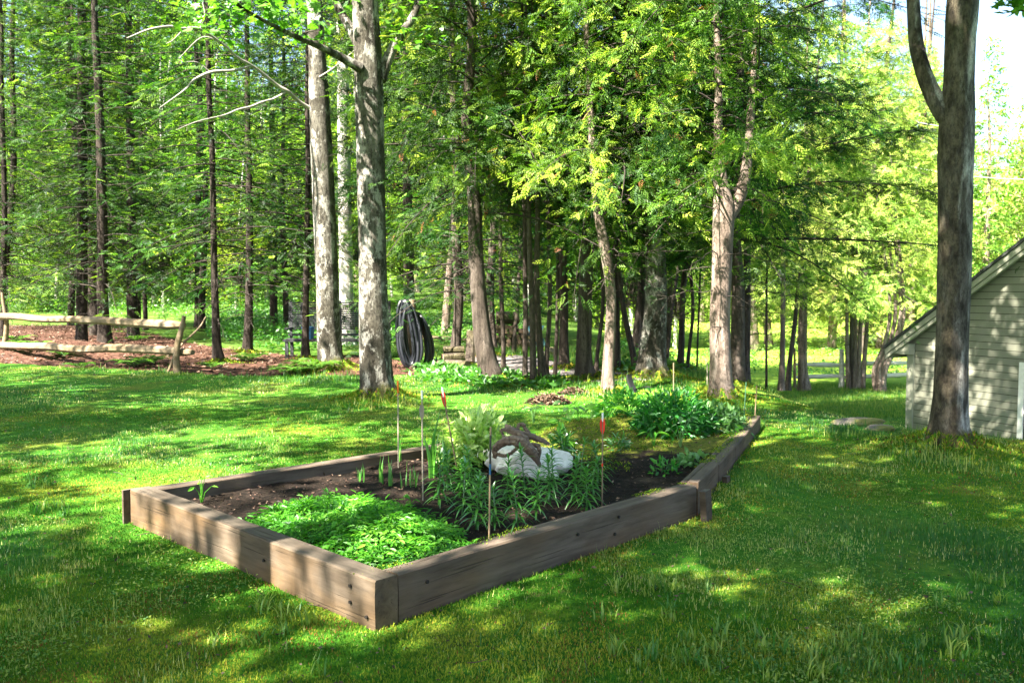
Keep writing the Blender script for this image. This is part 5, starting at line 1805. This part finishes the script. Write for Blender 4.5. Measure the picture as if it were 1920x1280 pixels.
    for a in ((w0 - .09, w0, z0 - .09, z1 + .09), (w1, w1 + .09, z0 - .09, z1 + .09), (w0, w1, z1, z1 + .09), (w0, w1, z0 - .09, z0)):
        box(mb, a[0], a[1], -.045, .0, a[2], a[3])
    wf = mb.obj('window', M['white'], root)
    m, nt = newmat('glass')
    surf(nt, (.03, .04, .045), .06, spec=.6)
    mb = MB()
    box(mb, w0, w1, -.03, -.024, z0, z1)
    mb.obj('pane', m, wf)
    mb = MB()
    box(mb, w0, w1, -.042, -.031, (z0 + z1) / 2 - .02, (z0 + z1) / 2 + .02)
    box(mb, (w0 + w1) / 2 - .012, (w0 + w1) / 2 + .012, -.040, -.031, z0, z1)
    mb.obj('sash', M['white'], wf)
    mb = MB()
    box(mb, -.0, W, .0, .02, zb - .4, zb)
    mb.obj('foundation', M['path_stone'] if 'path_stone' in M else M['trim'], root)


make_house()

for ya, yb, lab in ((231, 238, 'upper thin overhead wire in front of the conifers behind the house'), (317, 325, 'lower thin overhead wire in front of the conifers behind the house')):
    a, b = P(1700, ya - 6, 33), P(2050, yb + 6, 30)
    t = np.linspace(0, 1, 24)[:, None]
    pts = a + (b - a) * t - np.array([0, 0, .25]) * (4 * t * (1 - t))
    mb = MB()
    tube(mb, pts - a, .012, 5)
    tag(mb.obj('power_line', M['wire'], None, loc=a), lab, 'power line')


# ------------------------------------------------------------------ grass and moss
def mossmask(x, y):
    near = np.exp(-segdist(x, y, np.array([pL, pN, pJ, pS2, pS3, pE])) / .9)
    return fbm(x * .55, y * .55, 61) + (.30 + .12 * S(6.5, 5, y) * S(.5, -.5, x)) * near


def sample_lawn(n, y0, y1, seed, pw=1.0):
    g = np.random.default_rng(seed)
    u = g.random(n)
    y = y0 * (y1 / y0) ** u if pw == 1 else y0 + (y1 - y0) * u
    x = g.uniform(-1, 1, n) * (.60 * y + .7)
    ok = ~inside(x, y, BED) & ~inside(x, y, MULCH) & ~inside(x, y, PATH)
    ok &= segdist(x, y, np.array([pB, pL, pN, pJ, pS2, pS3, pE])) > .012
    return x[ok], y[ok], g


def make_grass():
    mb = MB()
    x, y, g = sample_lawn(620000, 2.5, 21, 5)
    mm = mossmask(x, y)
    tuft = fbm(x * 2.1, y * 2.1, 71)
    keep = g.random(len(x)) < np.clip(1.6 - 1.6 * S(.52, .74, mm) + .5 * (tuft - .5), .10, 1)
    back = segdist(x, y, EDGE) < 1.2
    keep &= ~((x < 1) & (y > 17.8))
    x, y, tuft, mm = x[keep], y[keep], tuft[keep], mm[keep]
    fringe = S(1.3, .1, segdist(x, y, EDGE)) + S(.5, .05, segdist(x, y, BACK))
    for t_ in [(712, 756), (1347, 757), (1146, 738), (1230, 716), (1779, 852)]:
        q = G(*t_)
        fringe = np.maximum(fringe, S(.9, .2, np.hypot(x - q[0], y - q[1])))
    ridge = S(2.6, 3.2, x) * S(8.6, 9.8, y) * S(13, 11, y)
    h = (.012 + .022 * S(.38, .8, tuft)) * g.uniform(.45, 1.6, len(x)) * (1 + 2.2 * fringe * g.random(len(x)) + 1.0 * ridge * g.random(len(x)))
    w = .0026 * (1 + y / 7) * g.uniform(.7, 1.4, len(x)) * (1 + .4 * fringe)
    az = g.uniform(0, 6.28, len(x))
    ln = np.abs(g.normal(0, .8, len(x)))
    D = norm(np.stack([np.cos(az) * ln, np.sin(az) * ln, np.ones(len(x))], -1))
    Nn = np.stack([np.cos(az + 3.14), np.sin(az + 3.14), .3 + 0 * az], -1)
    pos = np.stack([x, y, hz(x, y) - .004 + .09 * S(.9, .05, segdist(x, y, np.array([pJ, pS2, pS3, pE]))) * S(5.9, 6.6, y)], -1)
    sp = fbm(x * .8, y * .8, 81)
    tint = np.clip(.30 + .9 * (sp - .5) + .5 * S(.5, .7, mm) * (g.random(len(x)) < .5) + g.normal(0, .10, len(x)), 0, .8)
    h = h * np.where(g.random(len(x)) < .07, g.uniform(1.6, 2.8, len(x)), 1)
    dry = g.random(len(x)) < (.08 + .25 * S(.52, .68, fbm(x * 1.3, y * 1.3, 88)))
    dry &= h < .045
    tint = np.where(dry, g.uniform(.82, 1, len(x)), tint)
    inst(mb, *BLADE, pos, frames(D, Nn), w, h, h, 0, tint)
    # broad bladed tufts scattered in the lawn
    g = np.random.default_rng(19)
    tx, ty = [], []
    for px, py, n, sx, sy in [(1750, 1225, 20, 190, 45), (1300, 1190, 16, 190, 70), (1480, 1250, 12, 120, 30), (560, 1150, 8, 80, 30), (480, 1230, 6, 160, 40), (1530, 1010, 6, 60, 40), (90, 960, 6, 60, 20),
                              (60, 905, 5, 50, 30), (1210, 1110, 6, 90, 30), (650, 1130, 5, 40, 15), (1840, 1100, 8, 60, 60), (1250, 1240, 10, 100, 35)]:
        for _ in range(n):
            q = G(px + g.normal(0, sx * .5), min(1276, py + g.normal(0, sy * .5)))
            if not inside(np.array([q[0]]), np.array([q[1]]), BED)[0] and segdist(q[0], q[1], np.array([pB, pL, pN, pJ])) > .06:
                tx.append(q[0])
                ty.append(q[1])
    tx, ty = np.repeat(tx, 14), np.repeat(ty, 14)
    n = len(tx)
    sc = np.repeat(g.uniform(.6, 1.15, n // 14), 14)
    az = g.uniform(0, 6.28, n)
    ln = np.abs(g.normal(.25, .4, n))
    D = norm(np.stack([np.cos(az) * ln, np.sin(az) * ln, np.ones(n)], -1))
    Nn = np.stack([-np.cos(az), -np.sin(az), .3 + 0 * az], -1)
    xx, yy = tx + g.normal(0, .02, n), ty + g.normal(0, .02, n)
    L = .10 * sc * g.uniform(.5, 1.2, n)
    inst(mb, *LANCE, np.stack([xx, yy, hz(xx, yy) - .005], -1), frames(D, Nn), .0085 * sc, L, L, 0, np.clip(np.repeat(g.uniform(.3, .6, n // 14), 14) + g.normal(0, .08, n), 0, .75))
    # clover-like weeds in the lawn
    x, y, g = sample_lawn(90000, 2.5, 13, 25)
    k = fbm(x * 1.1, y * 1.1, 27) + .25 * (fbm(x * 4, y * 4, 28) - .5) > .56
    x, y = x[k], y[k]
    n = len(x)
    az = g.uniform(0, 6.28, n)
    el = g.normal(.25, .35, n)
    D = np.stack([np.cos(az) * np.cos(el), np.sin(az) * np.cos(el), np.sin(el)], -1)
    L = g.uniform(.008, .022, n)
    inst(mb, *OVATE, np.stack([x, y, hz(x, y) + g.uniform(.008, .03, n)], -1), frames(D, norm(np.array([0, 0, 1.0]) + g.normal(0, .3, (n, 3)))), L * .7, L, L, 0, np.clip(g.normal(.5, .12, n), 0, .75))
    # blades that hang around in the wooded strip behind the lawn and in the far field
    g = np.random.default_rng(29)
    for (x0, x1, y0, y1, n, hh, ww, tn) in ((2.5, 15, 21, 31, 60000, .09, .012, .45), (-3.5, 4.5, 15, 24, 26000, .11, .01, .4)):
        xx, yy = g.uniform(x0, x1, n), g.uniform(y0, y1, n)
        ok = ~inside(xx, yy, MULCH) & ~inside(xx, yy, PATH)
        if x0 < 0:
            ok &= vnoise(xx * .8, yy * .8, 3) > .35
        xx, yy = xx[ok], yy[ok]
        n = len(xx)
        az = g.uniform(0, 6.28, n)
        ln = np.abs(g.normal(0, .45, n))
        D = norm(np.stack([np.cos(az) * ln, np.sin(az) * ln, np.ones(n)], -1))
        Nn = np.stack([-np.cos(az), -np.sin(az), .3 + 0 * az], -1)
        L = hh * g.uniform(.4, 1.5, n)
        inst(mb, *BLADE, np.stack([xx, yy, hz(xx, yy) - .01], -1), frames(D, Nn), ww, L, L, 0, np.clip(tn + g.normal(0, .13, n), 0, .8))
    tag(mb.obj('grass', M['grass']), 'short green lawn grass with scattered broad tufts around the bed', 'grass', kind='stuff')

    mb = MB()
    x, y, g = sample_lawn(420000, 2.5, 13, 15)
    mm = mossmask(x, y)
    keep = g.random(len(x)) < S(.50, .68, mm)
    x, y = x[keep], y[keep]
    n = len(x)
    bump = .012 * fbm(x * 6, y * 6, 32)
    h = g.uniform(.006, .019, n) * (1 + .4 * fbm(x * 5, y * 5, 12))
    az = g.uniform(0, 6.28, n)
    ln = np.abs(g.normal(0, .9, n))
    D = norm(np.stack([np.cos(az) * ln, np.sin(az) * ln, np.ones(n)], -1))
    Nn = np.stack([-np.cos(az), -np.sin(az), .3 + 0 * az], -1)
    sp = fbm(x * 1.3, y * 1.3, 91)
    nb = np.exp(-segdist(x, y, np.array([pL, pN, pJ, pS2, pS3, pE])) / .7)
    tint = np.clip(.34 + .14 * nb + 1.3 * (sp - .5) + g.normal(0, .1, n), 0, .8)
    red = g.random(n) <   .02 + .3 * S(.58, .7, fbm(x * 2.3, y * 2.3, 95))
    tint = np.where(red, g.uniform(.8, 1, n), tint)
    pos = np.stack([x, y, hz(x, y) + .002 + .09 * S(.9, .05, segdist(x, y, np.array([pJ, pS2, pS3, pE]))) * S(5.9, 6.6, y)], -1)
    inst(mb, *DIAMOND, pos, frames(D, Nn), .0035 * (1 + y / 7), h, h, 0, tint)
    # moss and low grass around the feet of the trees
    for bx_, by_, br_ in BASES:
        if by_ > 24 or br_ < .07:
            continue
        m = int(2600 * min(1, br_ / .3))
        rr_ = br_ * .85 + np.abs(g.normal(0, .16 + br_ * .5, m))
        a_ = g.uniform(0, 6.28, m)
        x, y = bx_ + rr_ * np.cos(a_), by_ + rr_ * np.sin(a_)
        D = norm(np.stack([np.cos(a_ * 7), np.sin(a_ * 7), np.full(m, 1.6)], -1))
        hh = g.uniform(.015, .05, m) * (1 + .6 * (g.random(m) < .15))
        zz = hz(x, y) + .08 * np.exp(-(rr_ - br_) / .12)
        inst(mb, *DIAMOND, np.stack([x, y, zz], -1), frames(D, np.stack([-np.cos(a_ * 7), -np.sin(a_ * 7), .3 + 0 * a_], -1)), .011 + .0006 * by_, hh, hh, 0, np.clip(g.normal(.5, .25, m), 0, 1))
    # moss on the timbers and at the far half of the bed
    for a, b, off, n, wd in ((pN, pJ, .12, 1500, .05), (pJ, pS2, .08, 900, .08), (pS2, pS3, .1, 900, .08), (pS3, pE, .1, 1200, .08)):
        d = (b - a) / np.hypot(*(b - a))
        nn = np.array([-d[1], d[0]])
        L = np.hypot(*(b - a))
        t = g.uniform(0, L, n)
        o = np.clip(off + g.normal(0, wd * .5, n), .015, .15)
        q = a + d * t[:, None] + nn * o[:, None]
        k = vnoise(t * 2.2 + a[0] * 5, t * 0, 44) > .55
        q = q[k]
        m = len(q)
        az = g.uniform(0, 6.28, m)
        D = norm(np.stack([np.cos(az), np.sin(az), np.full(m, 1.2)], -1))
        hh = g.uniform(.006, .014, m)
        inst(mb, *DIAMOND, np.column_stack([q, np.full(m, TOPZ - .008)]), frames(D, np.stack([-np.cos(az), -np.sin(az), .3 + 0 * az], -1)), .007, hh, hh, 0, g.uniform(.2, .75, m))
    n = 26000
    x, y = g.uniform(-.6, 2.8, n), g.uniform(7, 10.8, n)
    k = inside(x, y, BED) & (fbm(x * 1.6, y * 1.6, 47) + .25 * S(7.2, 9, y) > .58)
    x, y = x[k], y[k]
    m = len(x)
    az = g.uniform(0, 6.28, m)
    D = norm(np.stack([np.cos(az), np.sin(az), np.full(m, 1.1)], -1))
    hh = g.uniform(.008, .03, m)
    inst(mb, *DIAMOND, np.stack([x, y, soilz(x, y) + .003], -1), frames(D, np.stack([-np.cos(az), -np.sin(az), .3 + 0 * az], -1)), .008, hh, hh, 0, np.clip(g.normal(.45, .2, m), 0, .8))
    tag(mb.obj('moss', M['moss']), 'yellow green moss patches around and on the garden timbers', 'moss', kind='stuff')


make_grass()


def litter():
    """dead leaves and bark bits on the mulch strip and soil: nobody could count them"""
    g = np.random.default_rng(61)
    mb = MB()
    a = np.array(MULCH)
    pts = g.uniform(a.min(0), a.max(0), (60000, 2))
    pts = pts[inside(pts[:, 0], pts[:, 1], MULCH)][:16000]
    n = len(pts)
    D = norm(np.column_stack([g.normal(0, 1, (n, 2)), g.normal(0, .3, n)]))
    z = hz(pts[:, 0], pts[:, 1]) + .1 * (fbm(pts[:, 0] * 2.5, pts[:, 1] * 2.5, 40) - .4) + .01
    L = g.uniform(.05, .12, n)
    inst(mb, *DIAMOND, np.column_stack([pts, z]), frames(D, norm(np.array([0, 0, 1.0]) + g.normal(0, .4, (n, 3)))), L * .45, L, L, 0, g.random(n))
    pts = g.uniform((-2.6, 4.2), (2.6, 9), (9000, 2))
    pts = pts[inside(pts[:, 0], pts[:, 1], BED) & (segdist(pts[:, 0], pts[:, 1], np.array([pB, pL, pN, pJ, pS2, pS3, pE])) > .16)]
    n = len(pts)
    D = norm(np.column_stack([g.normal(0, 1, (n, 2)), g.normal(0, .3, n)]))
    L = g.uniform(.012, .04, n)
    inst(mb, *DIAMOND, np.column_stack([pts, soilz(pts[:, 0], pts[:, 1]) + .012]), frames(D, norm(np.array([0, 0, 1.0]) + g.normal(0, .5, (n, 3)))), L * .4, L, L, 0, g.random(n) ** 2)
    x, y, g = sample_lawn(2600, 2.5, 18, 65)
    n = len(x)
    D = norm(np.column_stack([g.normal(0, 1, (n, 2)), g.normal(0, .25, n)]))
    L = g.uniform(.008, .024, n) * (1 + y / 14)
    inst(mb, *DIAMOND, np.stack([x, y, hz(x, y) + .018], -1), frames(D, norm(np.array([0, 0, 1.0]) + g.normal(0, .4, (n, 3)))), L * .5, L, L, 0, g.random(n) * .8)
    for i in range(70):
        a_ = np.array([x[i], y[i], float(hz(x[i], y[i])) + .02])
        d_ = np.append(g.normal(0, .07, 2), g.uniform(0, .02))
        tube(mb, [a_, a_ + d_ * .5 + g.normal(0, .006, 3), a_ + d_], .0022, 4, 0, g.random() * .6, cap=False)
    m = leafmat('litter_leaf', [(0, (.02, .011, .008)), (.5, (.075, .04, .028)), (1, (.25, .165, .12))], .1, .02, .6, 1)
    tag(mb.obj('leaf_litter', m), 'brown dead leaves and bark bits on mulch and soil', 'leaf litter', kind='stuff')


litter()

# ------------------------------------------------------------------ light, sky, camera
sun_dir = np.array([-.50, -.45, .74])
sun_dir /= np.linalg.norm(sun_dir)
sl = bpy.data.lights.new('sun', 'SUN')
sl.energy = 5.0
sl.angle = R(.53)
sl.color = (1.0, .915, .77)
so = bpy.data.objects.new('sun', sl)
C.objects.link(so)
so.location = (-12, -10, 20)
from mathutils import Vector
so.rotation_euler = Vector(sun_dir).to_track_quat('Z', 'Y').to_euler()
w = bpy.data.worlds.new('World')
bpy.context.scene.world = w
w.use_nodes = True
nt = w.node_tree
bg = nt.nodes['Background']
sky = nt.nodes.new('ShaderNodeTexSky')
sky.sky_type = 'NISHITA'
sky.sun_disc = False
sky.sun_elevation = math.asin(sun_dir[2])
sky.sun_rotation = math.atan2(sun_dir[0], sun_dir[1])
sky.air_density = 1.0
sky.dust_density = 2.0
sky.ozone_density = .8
nt.links.new(sky.outputs[0], bg.inputs[0])
bg.inputs[1].default_value = .052

cam = bpy.data.cameras.new('camera')
cam.sensor_width = 36
cam.lens = F / 1920 * 36
cam.clip_start = .1
cam.clip_end = 600
cam.dof.use_dof = True
cam.dof.focus_distance = 5.6
cam.dof.aperture_fstop = 5.6
co = bpy.data.objects.new('camera', cam)
C.objects.link(co)
co.location = (0, 0, EYE)
co.rotation_euler = (R(90) - TH, 0, 0)
sc = bpy.context.scene
sc.camera = co
sc.view_settings.view_transform = 'Standard'
sc.view_settings.look = 'None'
sc.view_settings.exposure = 3.3
sc.view_settings.gamma = 1
sc.cycles.max_bounces = 8
sc.cycles.diffuse_bounces = 3
sc.cycles.transmission_bounces = 6
sc.cycles.use_denoising = True
